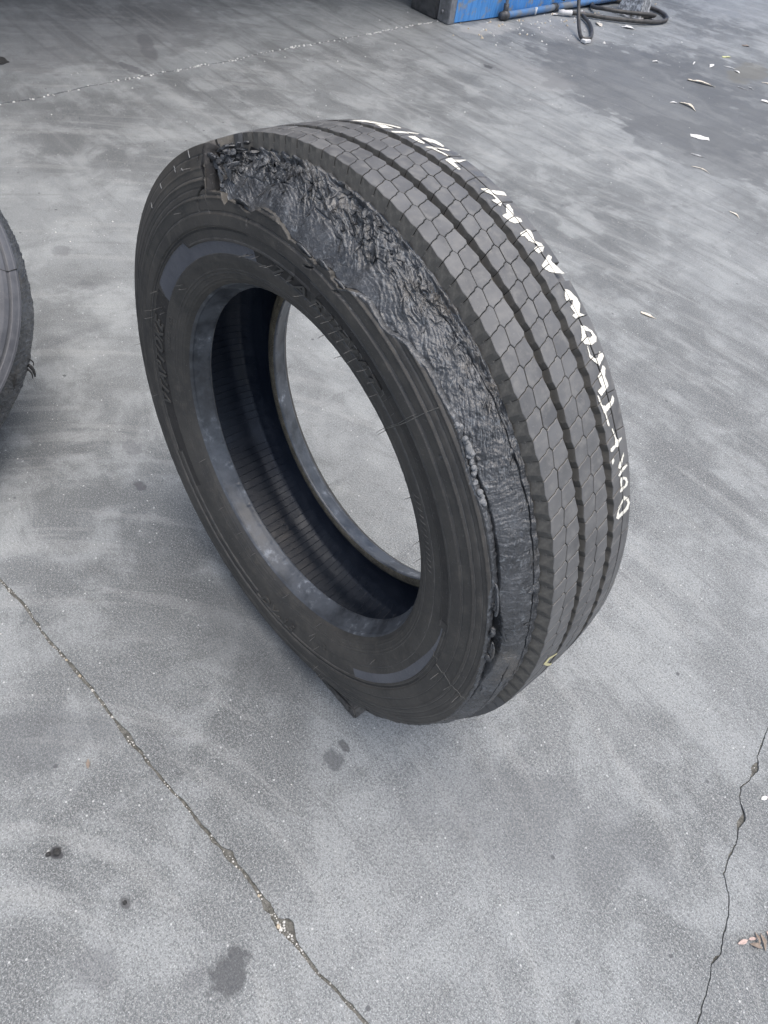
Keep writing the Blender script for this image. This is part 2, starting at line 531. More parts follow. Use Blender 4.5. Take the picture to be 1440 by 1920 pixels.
# ---- bead seats
def bead(sgn, name):
    tc = np.arange(0, 360, .5)
    pr = [(.2875, .1010), (.2862, .0992), (.2846, .0955), (.2825, .090), (.2800, .083), (.2775, .0765), (.2752, .0720), (.2740, .0693), (.2742, .0672), (.2756, .0655)]
    pr = np.array(pr)
    s = np.linspace(0, len(pr) - 1, 28)
    r = np.interp(s, range(len(pr)), pr[:, 0]); z = np.interp(s, range(len(pr)), pr[:, 1])
    T, Rr = np.meshgrid(tc, r, indexing='ij'); Z = np.repeat(z[None], len(tc), 0)
    Rr = Rr + .0006 * fbm(T * .25, Z * 90, 4, 3) - .0010 * bumpf(Z, .0965, .0006)
    Rr = Rr - .0016 * (bumpf((T * 1.0) % 9.0, 4.5, .22)) * bumpf(Z, .073, .003)
    return link(name, grid_mesh(name, TP(T, Rr, sgn * Z), [M_bead], close_u=True), tyre)
bead(1, "bead"); bead(-1, "bead")

# ---- inner liner with its cross lines, and the ribbed strips inside the beads
LP = np.array([(.2756, .0655), (.283, .0640), (.292, .0655), (.302, .075), (.316, .095), (.35, .108), (.375, .108), (.40, .101), (.418, .086), (.428, .062), (.4325, .030), (.434, 0)])
LP = np.concatenate([LP, LP[:-1][::-1] * (1, -1)])
cols = []
for kk in range(180):
    a = kk * 2.0 + .25 * math.sin(kk * 7.1)
    cols += [a - .04, a, a + .05, a + .11, a + .16, a + .20, a + 1.1]
cols = np.array(cols)
dpt = np.tile([0, 0, 1., 1., 0, 0, 0], 180)
s = np.linspace(3.3, len(LP) - 4.3, 70)
lr = np.interp(s, range(len(LP)), LP[:, 0]); lz = np.interp(s, range(len(LP)), LP[:, 1])
T, Rr = np.meshgrid(cols, lr, indexing='ij'); Z = np.repeat(lz[None], len(cols), 0)
fade = sstep(.104, .098, np.abs(Z)) * sstep(.355, .375, Rr)
Rr = Rr + dpt[:, None] * .0015 * fade * sstep(.15, .4, vnoise(T * .5, Z * 25, 2)) + .0008 * fbm(T * .2, Z * 20, 3, 9)
Tj = T + 1.2 * (Z * 10) * .3
lm = grid_mesh("inner_liner", TP(Tj, Rr, Z), [M_liner], close_u=True)
bm = bmesh.new(); bm.from_mesh(lm)
lost = []
for f in bm.faces:
    c_ = np.array(f.calc_center_median()) - TC; z_ = c_ @ TN
    if z_ > .075 and c_ @ (TA * math.cos(R(71.4)) + TB * math.sin(R(71.4))) > .39 and abs(math.degrees(math.atan2(c_ @ TB, c_ @ TA)) - 71.2) < 2.0: lost.append(f)
bmesh.ops.delete(bm, geom=lost, context='FACES'); bm.to_mesh(lm); bm.free()
lo = link("inner_liner", lm, tyre)
for sgn in (1, -1):
    tc = np.arange(0, 360, .25)
    s = np.linspace(0, 3.35, 20)
    r = np.interp(s, range(len(LP)), LP[:, 0]); z = np.interp(s, range(len(LP)), LP[:, 1])
    T, Rr = np.meshgrid(tc, r, indexing='ij'); Z = np.repeat(z[None], len(tc), 0)
    fl = .0022 * np.maximum(0, np.sin(T * 2 * np.pi / 1.0 + Z * 60)) * (.4 + .9 * vnoise(T * 1.1, Z * 30, 12)) * sstep(0, .002, Rr - .2756)
    Tn = T + (Rr - .2756) * 40
    link("ribbed_strip", grid_mesh("ribbed_strip", TP(Tn, Rr - fl, sgn * Z), [M_ribbed], close_u=True), tyre)

# ---- far sidewall and far lower shoulder
fr = np.array([.2875, .293, .300, .32, .35, .37, .40, .42, .438, .446])
fz = np.interp(fr, _pr, _pz)
T, Rr = np.meshgrid(np.arange(0, 360, 1.5), np.interp(np.linspace(0, 9, 40), range(10), fr), indexing='ij')
link("sidewall", grid_mesh("far_sidewall", TP(T, Rr, -(np.interp(Rr, _pr, _pz))), [M_side], close_u=True), tyre)

# ---- tread base rings under the blocks
def ring(name, prof, mat, t0=0, t1=360, step=.48, wave=None):
    full = (t1 - t0) >= 360
    tc = np.arange(t0, t1 + (0 if full else step), step)
    prof = np.array(prof)
    T, Rr = np.meshgrid(tc, prof[:, 0], indexing='ij'); Z = np.repeat(prof[None, :, 1], len(tc), 0)
    if wave is not None: Z = Z + wave(T, Rr, Z)
    return grid_mesh(name, TP(T, Rr, Z), [mat], close_u=full, smooth=False)
# phase helpers: centre sipe corner of rib A sits at t = TL + k*PITCH
TL = 12.0
tri = lambda t, ph: 2 * np.abs(((t - ph) / PITCH) % 1 - .5)       # 1 at phase, 0 half way
gfloor = .4468
link("groove_floor", ring("groove_floor", [(gfloor, .0165), (gfloor, -.0075)], M_groove), tyre)
link("groove_floor", ring("groove_floor", [(gfloor, -.0430), (gfloor, -.0610)], M_groove), tyre)
wf = lambda T, Rr, Z: 0.0012 * (tri(T, TL) - .5)
link("rib_base", ring("rib_base", [(.440, .0613), (.4525, .0602), (.4535, .0590), (.4535, .0130), (.4525, .0120), (.440, .0105)], M_groove, wave=wf), tyre)
link("rib_base", ring("rib_base", [(.440, .0065), (.4525, .0045), (.4535, .0035), (.4535, -.0450), (.4525, -.0460), (.440, -.0480)], M_groove, wave=wf), tyre)
link("rib_base", ring("rib_base", [(.440, -.0545), (.4525, -.0568), (.4535, -.0580), (.4535, -.1010), (.4505, -.1050), (.442, -.1110), (.434, -.1150)], M_tread), tyre)

# ---- tread blocks
FR = np.eye(4); FR[:3, 0] = TA; FR[:3, 1] = TB; FR[:3, 2] = TN; FR[:3, 3] = TC
FRM = Matrix(FR.tolist())
def inset_poly(P, g):
    P = np.array(P, float); n = len(P)
    area = .5 * sum(P[i][0] * P[(i + 1) % n][1] - P[(i + 1) % n][0] * P[i][1] for i in range(n))
    sg = 1 if area > 0 else -1
    out = []
    for i in range(n):
        a, b, c = P[i - 1], P[i], P[(i + 1) % n]
        e1 = (b - a) / (np.linalg.norm(b - a) + 1e-12); e2 = (c - b) / (np.linalg.norm(c - b) + 1e-12)
        n1 = np.array([-e1[1], e1[0]]) * sg; n2 = np.array([-e2[1], e2[0]]) * sg
        m = n1 + n2; L = m @ m
        m = m * (2 / max(L, .9))
        out.append(b + m * g)
    return np.array(out), sg
def block_geo(poly, bottom, rb=.441, gap=.0005, bev=.0007, rf=Rt, r0=.4642):
    """poly [(t_deg, z)], bottom [dz per vertex]; local frame x radial, y tangential, z axle"""
    P = np.array([(math.radians(t) * r0, z) for t, z in poly])
    outer, sg = inset_poly(P, gap)
    inner, _ = inset_poly(P, gap + bev)
    rings = []
    low = outer.copy(); low[:, 1] += np.array(bottom)
    for ring_, rad in ((low, None), (outer, -bev * .8), (inner, 0)):
        row = []
        for (y, z) in ring_:
            r = rb if rad is None else float(rf(z)) + rad
            a = y / r0
            row.append((r * math.cos(a) - r0, r * math.sin(a), z))
        rings.append(row)
    n = len(poly); V = [v for rw in rings for v in rw]; F = []
    for j in range(2):
        for i in range(n):
            q = (j * n + i, j * n + (i + 1) % n, (j + 1) * n + (i + 1) % n, (j + 1) * n + i)
            F.append(q[::-1] if sg > 0 else q)
    top = tuple(range(2 * n, 3 * n))
    F.append(top[::-1] if sg > 0 else top)
    # x radial, y tangential, z axle is right handed; fix winding by testing the top face below
    return V, F
def block_mesh(name, poly, bottom, mat, **kw):
    V, F = block_geo(poly, bottom, **kw)
    me = mesh_from(name, V, F, mat)
    if mat is M_tread:
        me.materials.append(M_groove)
        for i_ in range(len(poly)): me.polygons[i_].material_index = 1
    bm = bmesh.new(); bm.from_mesh(me)
    bmesh.ops.recalc_face_normals(bm, faces=bm.faces[:])
    bm.faces.ensure_lookup_table()
    if bm.faces[len(F) - 1].normal.x < 0: bmesh.ops.reverse_faces(bm, faces=bm.faces[:])
    bm.to_mesh(me); bm.free()
    return me
near_s = [(-1.02, .0587), (-.68, .0525), (-.44, .0454), (-.14, .0424), (0, .0381)]     # sipe from the near edge to the corner L
far_s = [(-.65, .0347), (-.34, .0300), (-.18, .0247), (-.06, .0204), (.16, .0177), (.20, .0140)]
sh = lambda L, dt, dz=0.0: [(t + dt, z + dz) for t, z in L]
def rib_polys(dt, dz):
    near = sh(near_s, dt, dz) + sh([far_s[0]], dt, dz) + sh(near_s[::-1], dt - PITCH, dz) + [(-PITCH - .1 + dt + 0, .0607 + dz)]
    # near edge: peak sits at the phase of L of this cell's far side
    near = sh(near_s, dt, dz) + sh([far_s[0]], dt, dz) + sh(near_s[::-1], dt - PITCH, dz) + [(-PITCH + .02 + dt, .0607 + dz)]
    nb = [.0030] + [0] * 4 + [0] + [0] * 4 + [.0030] + [.0030]
    far = sh(far_s, dt, dz) + [(-2.05 + dt, .0110 + dz)] + sh(far_s[::-1], dt - PITCH, dz) + [(-PITCH + dt, .0381 + dz)]
    fb = [0] * 5 + [-.0030] + [-.0030] + [-.0030] + [0] * 5 + [0]
    return (near, nb), (far, fb)
def shoulder_poly(sgn):
    ss = [(-.82, .0572), (-.62, .0600), (-.40, .0655), (.02, .0811)]
    P = ss + sh(ss[::-1], -PITCH)
    P = P + [(-2.0, .0596)]
    b = [-.003, 0, 0, 0, 0, 0, 0, -.003, -.003]
    return [(t, sgn * z) for t, z in P], [sgn * x for x in b]
def outer_poly(sgn, n=2):
    P = [(.10, .0826), (-.02, .094), (-.10, .1040)] + [(-PITCH * n * .5, .1040)] + sh([(-.10, .1040), (-.02, .094), (.10, .0826)], -PITCH * n) + [(-PITCH * n * .5, .0826)]
    b = [0, .004, .0070, .0070, .0070, .004, 0, 0]
    return [(t, sgn * z) for t, z in P], [sgn * x for x in b]
shapes = []
for dt, dz in ((0, 0), (-1.04, -.0582)):
    (a, ab), (b, bb) = rib_polys(dt, dz)
    shapes += [(block_mesh("tread_block", a, ab, M_tread), TL, 1, .035 + dz + .012, "tread_block", a, ab),
               (block_mesh("tread_block", b, bb, M_tread), TL, 1, .023 + dz, "tread_block", b, bb)]
p, b = shoulder_poly(-1)
shapes.append((block_mesh("shoulder_block", p, b, M_tread), 14.32 - PITCH * 0, 1, -.07, "shoulder_block", p, b))
p, b = outer_poly(-1)
shapes.append((block_mesh("shoulder_block", p, b, M_tread, rb=.4425), 14.32 + PITCH, 2, -.093, "shoulder_block", p, b))
rest_V, rest_F = [], []
cnt = {"tread_block": 0, "shoulder_block": 0}
def radial_mat(t, z0=0.0):
    return FRM @ Matrix.Rotation(math.radians(t), 4, 'Z') @ Matrix.Translation((.4642 + float(oval(math.radians(t))), 0, z0))
for me, ph, step, zc, nm, poly, bot in shapes:
    V0 = np.array([v.co[:] for v in me.vertices])
    for kk in range(0, 125 if step == 1 else 124, step):
        t = ph - PITCH * kk
        tc = t - PITCH * step / 2
        Pw = TP(tc, .4642, zc)
        a = math.radians(tc)
        nrm = TA * math.cos(a) + TB * math.sin(a)
        vd = CAM - Pw; vis = float(nrm @ vd) / np.linalg.norm(vd) > -.04 - (.12 if nm == "shoulder_block" else 0)
        M = radial_mat(t)
        if vis and cnt[nm] < 290:
            o = link(nm, me, tyre)
            jit = Matrix.Translation((random.uniform(-.0004, .0002), 0, 0))
            o.matrix_basis = M @ jit
            cnt[nm] += 1
        else:
            base = len(rest_V)
            Mn = np.array(M); W = V0 @ Mn[:3, :3].T + Mn[:3, 3]
            rest_V.extend(W.tolist()); rest_F.extend([tuple(base + i for i in p_.vertices) for p_ in me.polygons])
# near shoulder blocks outside the tear
for pp, ph, step, rb, mat in ((shoulder_poly(1), 14.32, 1, .441, M_tread), (outer_poly(1), 14.32, 1, .4425, M_side)):
    poly, bot = pp
    if rb == .4425: poly, bot = outer_poly(1, 1)
    me = block_mesh("shoulder_block", poly, bot, mat, rb=rb)
    V0 = np.array([v.co[:] for v in me.vertices])
    for kk in range(125):
        t = (ph - PITCH * kk + 180) % 360 - 180
        if t - PITCH > -97 and t < 76.5: continue
        M = radial_mat(t)
        if 74 < t < 215 or t < -150:
            o = link("shoulder_block", me, tyre); o.matrix_basis = M
        else:
            base = len(rest_V); Mn = np.array(M); W = V0 @ Mn[:3, :3].T + Mn[:3, 3]
            rest_V.extend(W.tolist()); rest_F.extend([tuple(base + i for i in p_.vertices) for p_ in me.polygons])
o = link("rear_tread", mesh_from("rear_tread", rest_V, rest_F, M_tread), tyre); tag(o, kind='stuff')
# near shoulder base outside the tear
m_ = ring("rib_base", [(.440, .0725), (.4525, .0745), (.4530, .1010), (.4490, .1060), (.4400, .1115)], M_side, t0=76.6, t1=262)
link("rib_base", m_, tyre)
link("groove_floor", ring("groove_floor", [(gfloor, .056), (gfloor, .076)], M_groove, t0=76.6, t1=262), tyre)

# ---- the torn casing between sidewall and tread
tu = np.arange(T0 - .5, T1 + .6, .105)
NS = 150
sv_ = np.linspace(0, 1, NS)
re2 = r_edge(np.clip(tu, T0 + .2, T1 - .2))
re2 = np.convolve(np.pad(re2, 6, mode='edge'), np.ones(13) / 13, mode='valid')
TT = np.repeat(tu[:, None], NS, 1); SS = np.repeat(sv_[None], len(tu), 0)
z0 = zp(re2) - .0045 + .0028 * sstep(36, 42, tu) * sstep(66, 60, tu); r0_ = re2 - .004
pk = ((tu - TL) / PITCH) % 1
wv = np.where(pk < .62, pk / .62, (1 - pk) / .38)          # 0 at the corner phase, 1 at the sipe
r1_ = .4456 + 0 * wv; z1_ = .0633 + 0 * wv
# chord with an outward bulge
mr = (r0_ + r1_) / 2; mz = (z0 + z1_) / 2
nrx = (z0 - z1_); nrz = (r1_ - r0_); L = np.hypot(nrx, nrz); nrx = nrx / L; nrz = nrz / L
bul = .0065 + .004 * sstep(-5, -30, tu) - .002 * sstep(45, 70, tu)
SB = SS ** .92
rr_ = r0_[:, None] * (1 - SB) + r1_[:, None] * SB + nrx[:, None] * bul[:, None] * 4 * SB * (1 - SB) * .9
zz_ = z0[:, None] * (1 - SB) + z1_[:, None] * SB + nrz[:, None] * bul[:, None] * 4 * SB * (1 - SB) * .9
U = np.radians(TT) * .43; Vv = SS * .075
wx = fbm(U * 22, Vv * 22, 4, 1) ; wy = fbm(U * 22 + 40, Vv * 22, 4, 2)
smooth_a = np.exp(-(((TT - 44) / 20) ** 2 + ((SS - .14) / .30) ** 2) ** 2) * 1.0
smooth_a = np.maximum(smooth_a, .75 * np.exp(-(((TT - 64) / 5) ** 2 + ((SS - .3) / .24) ** 2) ** 2))
low = sstep(4, -8, TT)                       # lower part: brushed cords
rough = np.clip(1 - .92 * smooth_a, .06, 1) * (1 - .55 * low)
near_tread = sstep(.50, .80, SS)
# scaly wrinkles drawn out along the tyre, leaning towards the tread
ca, sa = math.cos(R(24)), math.sin(R(24))
Ua = U * ca + Vv * sa; Va = -U * sa + Vv * ca
wx2 = fbm(U * 9, Vv * 14, 3, 41); 
c1 = Va * 95 + wx * 1.5 + wx2 * 2.0
fl1 = np.where((c1 % 1.0) < .78, (c1 % 1.0) / .78, (1 - (c1 % 1.0)) / .22) ** 1.3
br_ = sstep(.42, .62, vnoise(Ua * 34 + np.floor(c1) * 7.3, np.floor(c1) * 3.1, 5))
c2 = Va * 230 + wy * 2.2 + wx * 1.0
fl2 = np.where((c2 % 1.0) < .75, (c2 % 1.0) / .75, (1 - (c2 % 1.0)) / .25)
flk = (.0050 * (fl1 * br_ - .35) * (.30 + .9 * near_tread) + .0014 * (fl2 * vnoise(Ua * 60 + np.floor(c2) * 5.7, c2 * 0, 8) - .25)) * rough * (1 - .6 * low)
h = flk + .0036 * fbm(U * 26, Vv * 34, 4, 4) * rough + .0012 * fbm(U * 110, Vv * 150, 3, 6) * rough
rd = ridged(Ua * 28 + wx * .9, Va * 95 + wy * .9, 4, 7)
h += .0032 * (ridged(U * 70 + wx * 1.6, Vv * 70 + wy * 1.6, 4, 77) - .6) * rough
h += (rd - .6) * .0036 * rough * (1 - .5 * low)
# fine drawn-out fibres: fans near the sidewall, across the cords below
fan = ridged((U + Vv * .9) * 240 + wx * 5, (Vv - U * .9) * 22, 3, 13)
h += (fan - .5) * .0009 * (1 - low)
fib = ridged(U * 330 + Vv * 45 + wx * 3, Vv * 30, 3, 17)
h += (fib - .5) * .0015 * low
h += .0030 * low * fbm(U * 14, Vv * 20, 3, 19)
# seam of broken cords
sm = .50 + .05 * fbm(TT * .12, TT * 0, 2, 21) - .002 * (TT - 40)
h -= .0035 * np.exp(-((SS - sm) / .011) ** 2) * sstep(.42, .62, vnoise(TT * .9, TT * 0, 23)) * sstep(8, 18, TT)
# two long cracks low down
for c0, c1_, wdt, dd, ta, tb in ((.52, .52, .010, .006, -62, -40), (.86, .80, .013, .007, -60, -2), (.70, .86, .012, .005, -4, 24)):
    cs = c0 + (c1_ - c0) * (TT - tb) / (ta - tb) + .03 * fbm(TT * .35, TT * 0, 3, int(c0 * 90))
    h -= dd * np.exp(-((SS - cs) / wdt) ** 2) * sstep(ta - 2, ta + 2, TT) * sstep(tb + 2, tb - 2, TT) * (.35 + .8 * vnoise(TT * .8, TT * 0, 27))
# gap where the sidewall has come away from the casing
gapw = .10 * sstep(3, -4, TT) * sstep(-62, -40, TT) + .13 * sstep(-22, -30, TT) * sstep(-46, -38, TT) + .02
h -= .020 * sstep(gapw, gapw * .35, SS) * sstep(4, -3, TT) * (1 - .55 * sstep(-50, -60, TT))
h -= .007 * sstep(.05, .0, SS) * sstep(0, 6, TT)
# hole at the upper end of the tear and broken lumps beside it
pit = np.exp(-(((TT - 71.8) / 1.7) ** 2 + ((SS - .30) / .20) ** 2) ** 2)
h -= .012 * pit
h -= .012 * sstep(69.8, 71.2, TT) * sstep(.02, .08, SS) * sstep(.72, .60, SS)
h += .010 * fbm(TT * .55, SS * 5, 3, 29) * sstep(66, 72, TT) * (SS > .45)
h -= .006 * sstep(63, 69, TT) * near_tread * vnoise(TT * .7, SS * 7, 33)
h += .003 * np.exp(-((TT - 66.8) / 1.0) ** 2) * sstep(.1, .3, SS) * sstep(.7, .5, SS)
# big lips and dark undercuts beside the tread edge
lp_ = sstep(.35, .62, vnoise(TT * .42, SS * 3, 35)) * bumpf(SS, .90, .05) * sstep(-2, 6, TT)
h -= .0055 * lp_
h += .0020 * bumpf(SS, .955, .022) * sstep(8, 14, TT) * sstep(68, 50, TT)
h += .0045 * (vnoise(TT * 1.1 + 3, SS * 9, 36) - .45) * bumpf(SS, .88, .09) * sstep(2, 10, TT)
h -= .0040 * bumpf(fbm(TT * .55, SS * 10 + TT * .1, 4, 38), .0, .045) * bumpf(SS, .78, .20) * sstep(0, 8, TT)
edge_fix = sstep(1.0, .975, SS)
h = h * edge_fix
rr_ = rr_ + nrx[:, None] * h; zz_ = zz_ + nrz[:, None] * h
rr_ = rr_ + (.0036 * (wv - .5))[:, None] * SS ** 7; zz_ = zz_ + (.0022 * (wv - .5))[:, None] * SS ** 7
def cut_faces(me, drop):
    """remove the quads flagged in drop: a real opening"""
    bm = bmesh.new(); bm.from_mesh(me); bm.faces.ensure_lookup_table()
    bmesh.ops.delete(bm, geom=[bm.faces[int(i)] for i in np.nonzero(drop.reshape(-1))[0]], context='FACES')
    bm.to_mesh(me); bm.free()
cm = grid_mesh("torn_casing", TP(TT, rr_, zz_), [M_torn])
Tq, Sq = TT[:-1, :-1], SS[:-1, :-1]
cut_faces(cm, ((Tq - 71.3) / 1.5) ** 2 + ((Sq - .34 + .04 * fbm(Tq * 2, Sq * 5, 3, 95)) / .25) ** 2 + .5 * fbm(Tq * 2.5, Sq * 14, 3, 96) < .85)
link("torn_casing", cm, tyre)
# loose flakes and strands of rubber still hanging on the torn surface
rf = random.Random(21)
CP = TP(TT, rr_, zz_)
for k_ in range(150):
    t = rf.choice([rf.uniform(6, 70), rf.uniform(30, 69)]) if k_ < 125 else rf.uniform(-50, 4)
    s0 = min(.96, max(.12, rf.gauss(.74, .17))) if k_ < 125 else rf.choice([rf.uniform(.80, .95), rf.uniform(.14, .22)])
    if abs(t - 44) < 18 and s0 < .42: continue
    ang = R(rf.gauss(205, 28)) if k_ < 125 else R(rf.gauss(180, 60))
    L_ = rf.uniform(.009, .026); wd = rf.uniform(.0015, .0048); lift = rf.uniform(.0015, .0065); n = 9
    V_, F_ = [], []
    ok = True
    for lay in (0, 1):
        for i in range(n):
            a = i / (n - 1)
            for j in (-1, -.35, .35, 1):
                ww = wd * (1 - a) ** .6 * j * (1 + .35 * math.sin(a * 9 + k_ + j))
                du = L_ * a * math.cos(ang) - ww * math.sin(ang); dv = L_ * a * math.sin(ang) + ww * math.cos(ang)
                it = (t + math.degrees(du / .43) - tu[0]) / .105; js = (s0 + dv / .075) * (NS - 1)
                if not (1 <= it < len(tu) - 2 and 1 <= js < NS - 2): ok = False; it = min(max(it, 1), len(tu) - 3); js = min(max(js, 1), NS - 3)
                p_ = CP[int(it), int(js)]
                nr = TA * math.cos(R(t)) * .75 + TB * math.sin(R(t)) * .75 + TN * .62
                p_ = p_ + nr * (-.0008 + lift * a ** 1.6 * (1 + .3 * math.sin(k_ + a * 5)) + .0006 * (1 - abs(j)) + (-.0007 if lay else .0003))
                V_.append(p_)
    if not ok: continue
    N_ = n * 4
    for i in range(n - 1):
        for j in range(3):
            q_ = (i * 4 + j, (i + 1) * 4 + j, (i + 1) * 4 + j + 1, i * 4 + j + 1)
            F_.append(q_); F_.append(tuple(N_ + v for v in q_[::-1]))
        for j in (0, 3):
            F_.append((i * 4 + j, (i + 1) * 4 + j, N_ + (i + 1) * 4 + j, N_ + i * 4 + j))
    link("rubber_flake", mesh_from("rubber_flake", V_, F_, M_frag, True), tyre)
# ends of the tear: broken faces closing the shoulder
def break_face(t, seed, sgn):
    n1, n2 = 26, 34
    a = np.linspace(0, 1, n1)[:, None]; b = np.linspace(0, 1, n2)[None]
    z = .064 + (.113 - .064) * b + 0 * a
    rt = np.where(z < .104, Rt(z), .457 - (z - .104) * 1.4) - .0008
    r = .432 + (rt - .432) * a
    d = .8 * fbm(r * 160, z * 160, 4, seed) + .35 * fbm(r * 500, z * 500, 3, seed + 1)
    return grid_mesh("break_face", TP(t + d * sgn, r, z), [M_tornshade])  # painted near-black so the break looks like a shaded crevice
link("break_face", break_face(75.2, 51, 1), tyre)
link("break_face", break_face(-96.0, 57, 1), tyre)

# lumps and flaps left along the torn edges
def lump(name, t, r, z, size, mat, seed, flat=.6, jag=False):
    bm = bmesh.new()
    bmesh.ops.create_icosphere(bm, subdivisions=2 if jag else 3, radius=1)
    rl = random.Random(seed)
    pl = [(Vector((rl.gauss(0, 1), rl.gauss(0, 1), rl.gauss(0, 1))).normalized(), rl.uniform(.35, .85)) for _ in range(9)]
    for v in bm.verts:
        d = float(fbm(v.co.x * 1.9 + seed, v.co.y * 1.9 + v.co.z * 1.7, 3, seed))
        v.co *= 1 + .55 * d
        if jag:
            for nrm_, dist_ in pl:
                k_ = v.co.dot(nrm_)
                if k_ > dist_: v.co -= nrm_ * (k_ - dist_)
        v.co = Vector((v.co.x * size[0], v.co.y * size[1], v.co.z * size[2] * flat))
    bmesh.ops.rotate(bm, verts=bm.verts[:], cent=(0, 0, 0), matrix=Matrix.Rotation(rl.uniform(-.9, .9), 3, rl.choice('XYZ')))
    me = bpy.data.meshes.new(name); bm.to_mesh(me); bm.free()
    me.materials.append(mat); me.polygons.foreach_set('use_smooth', [not jag] * len(me.polygons))
    o = link(name, me, tyre)
    a = math.radians(t)
    rot = Matrix([[*(TA * -math.sin(a) + TB * math.cos(a))], [*(TA * math.cos(a) + TB * math.sin(a))], [*TN]]).transposed().to_4x4()
    o.matrix_basis = Matrix.Translation(Vector(TP(t, r, z))) @ rot
    return o
rs = random.Random(4)
for t, r, z, sx, sy in ((5.3, .4275, .1165, .007, .005), (2.9, .427, .1165, .005, .006), (1.2, .4265, .1165, .009, .007), (-1.0, .426, .1165, .005, .005),
                        (-2.6, .4245, .117, .006, .005), (-4.4, .425, .117, .005, .004), (-5.8, .426, .117, .005, .004), (-25, .422, .117, .007, .004), (-36, .4235, .117, .006, .005), (-31, .423, .117, .006, .004)):
    for q_ in range(3):
        lump("melted_lump", t + rs.uniform(-.7, .7), r + rs.uniform(-.003, .003), z + rs.uniform(-.003, .0005), (sx * rs.uniform(.4, .9), sy * rs.uniform(.4, .9), .005), M_lump if t > -10 else M_frag, rs.randint(1, 999))
for k_ in range(34):
    t = rs.uniform(66.5, 74.5); z = rs.uniform(.068, .108)
    lump("rubber_fragment", t, .449 + rs.uniform(-.012, .004) - max(0, z - .095) * .6, z, (rs.uniform(.004, .011), rs.uniform(.002, .005), rs.uniform(.003, .010)), M_frag, rs.randint(1, 999), .9, True)
for k_ in range(12):
    t = rs.uniform(65.5, 69.0); s_ = rs.random()
    lump("rubber_fragment", t, .410 + .03 * s_, .121 - .02 * s_, (rs.uniform(.002, .005), rs.uniform(.004, .010), rs.uniform(.002, .004)), M_frag, rs.randint(1, 999), .9, True)
def flap(t0, t1, ra, rb, za, zb, lift, seed, name="rubber_flap"):
    a = np.linspace(0, 1, 22)[:, None]; b = np.linspace(0, 1, 12)[None]
    t = t0 + (t1 - t0) * a + .4 * fbm(a * 5, b * 3, 3, seed) * b
    r = ra + (rb - ra) * b; z = za + (zb - za) * b + lift * b ** 2 * (.4 + .9 * vnoise(a * 5, b * 2, seed))
    w = np.sin(np.pi * np.clip(a * 1.0, 0, 1)) ** .5
    r = ra + (r - ra) * w; z = za + (z - za) * w
    Vf = TP(t, r + 0 * a, z + 0 * a)
    me = grid_mesh(name, Vf, [M_frag])
    o = link(name, me, tyre)
    md = o.modifiers.new("thickness", 'SOLIDIFY'); md.thickness = .0022; md.offset = 0
    return o
for (t0, t1, ra, rb, za, zb, li, sd) in ((45.5, 41, .386, .394, .124, .126, .003, 5), (39.5, 36.5, .388, .398, .123, .126, .002, 8), (62.8, 59.5, .396, .404, .122, .125, .004, 11),
        (35.6, 31.5, .384, .392, .122, .122, .002, 14), 
        (-20, -27, .424, .430, .116, .115, .004, 27), (-33, -38, .424, .431, .116, .114, .003, 31)):
    flap(t0, t1, ra, rb, za, zb, li, sd)
# ---- raised lettering and small marks on the sidewall
def surf(t, r, off=0.0):
    t = np.asarray(t, float); r = np.asarray(r, float)
    return TP(t, r, zp(r) + side_relief(t, r) + off)
def text_on_tyre(txt, t_start, r0, size, clockwise=True, shear=.35, ext=.0008, mat=None, spacing=1.1, name="raised_lettering", sx=1.0, pin=None):
    cu = bpy.data.curves.new("lettering", 'FONT')
    cu.body = txt; cu.size = size; cu.shear = shear; cu.space_character = spacing; cu.extrude = ext; cu.resolution_u = 2; cu.offset = size * .015
    tmp = bpy.data.objects.new("tmp", cu); COL.objects.link(tmp)
    dg = bpy.context.evaluated_depsgraph_get(); dg.update()
    me = bpy.data.meshes.new_from_object(tmp.evaluated_get(dg))
    bpy.data.objects.remove(tmp)
    n = len(me.vertices); co = np.empty(n * 3, np.float32); me.vertices.foreach_get('co', co); co = co.reshape(-1, 3).astype(float)
    co[:, 0] *= sx
    if clockwise:
        r = r0 + co[:, 1]; t = t_start - np.degrees(co[:, 0] / (r0 + size * .35))
    else:
        r = r0 - co[:, 1]; t = t_start + np.degrees(co[:, 0] / (r0 - size * .35))
    W = TP(t, r, zp(r) + (-.0012 if pin is None else pin) + co[:, 2] + ext)
    me.vertices.foreach_set('co', W.astype(np.float32).ravel())
    me.materials.clear(); me.materials.append(mat or M_letter)
    me.update()
    if not clockwise: pass
    return link(name, me, tyre)
text_on_tyre("VTAPTOKE", 152.5, .3345, .0285, True, .45, .0010, M_letter, 1.12, sx=1.16)
text_on_tyre("7IARIHIIT", 52.5, .3338, .0185, True, .40, .0009, M_letter, 1.45, sx=1.9)
text_on_tyre("DV-15", -138.5, .3560, .0260, False, .45, .0010, M_letter, 1.25, sx=1.2)
text_on_tyre("$UMXBL 70552", 131.0, .3165, .0105, True, .3, .0004, M_letter, 1.15, pin=-.0001)
text_on_tyre("20052  T1  00056", -163.0, .3245, .0085, False, .3, .0003, M_letter, 1.15, pin=-.0001)
text_on_tyre("B", -106.5, .3345, .014, False, .2, .0004, M_letter, 1.0, pin=-.0001)
for k_ in range(13):      # slanted moulded ticks on the lower right
    t = -6 - k_ * 1.55
    link("moulded_tick", tube_mesh("moulded_tick", [surf(t, .313, .0002), surf(t - .5, .320, .0005), surf(t - .8, .3265, .0002)], .00045, M_side, 5), tyre)
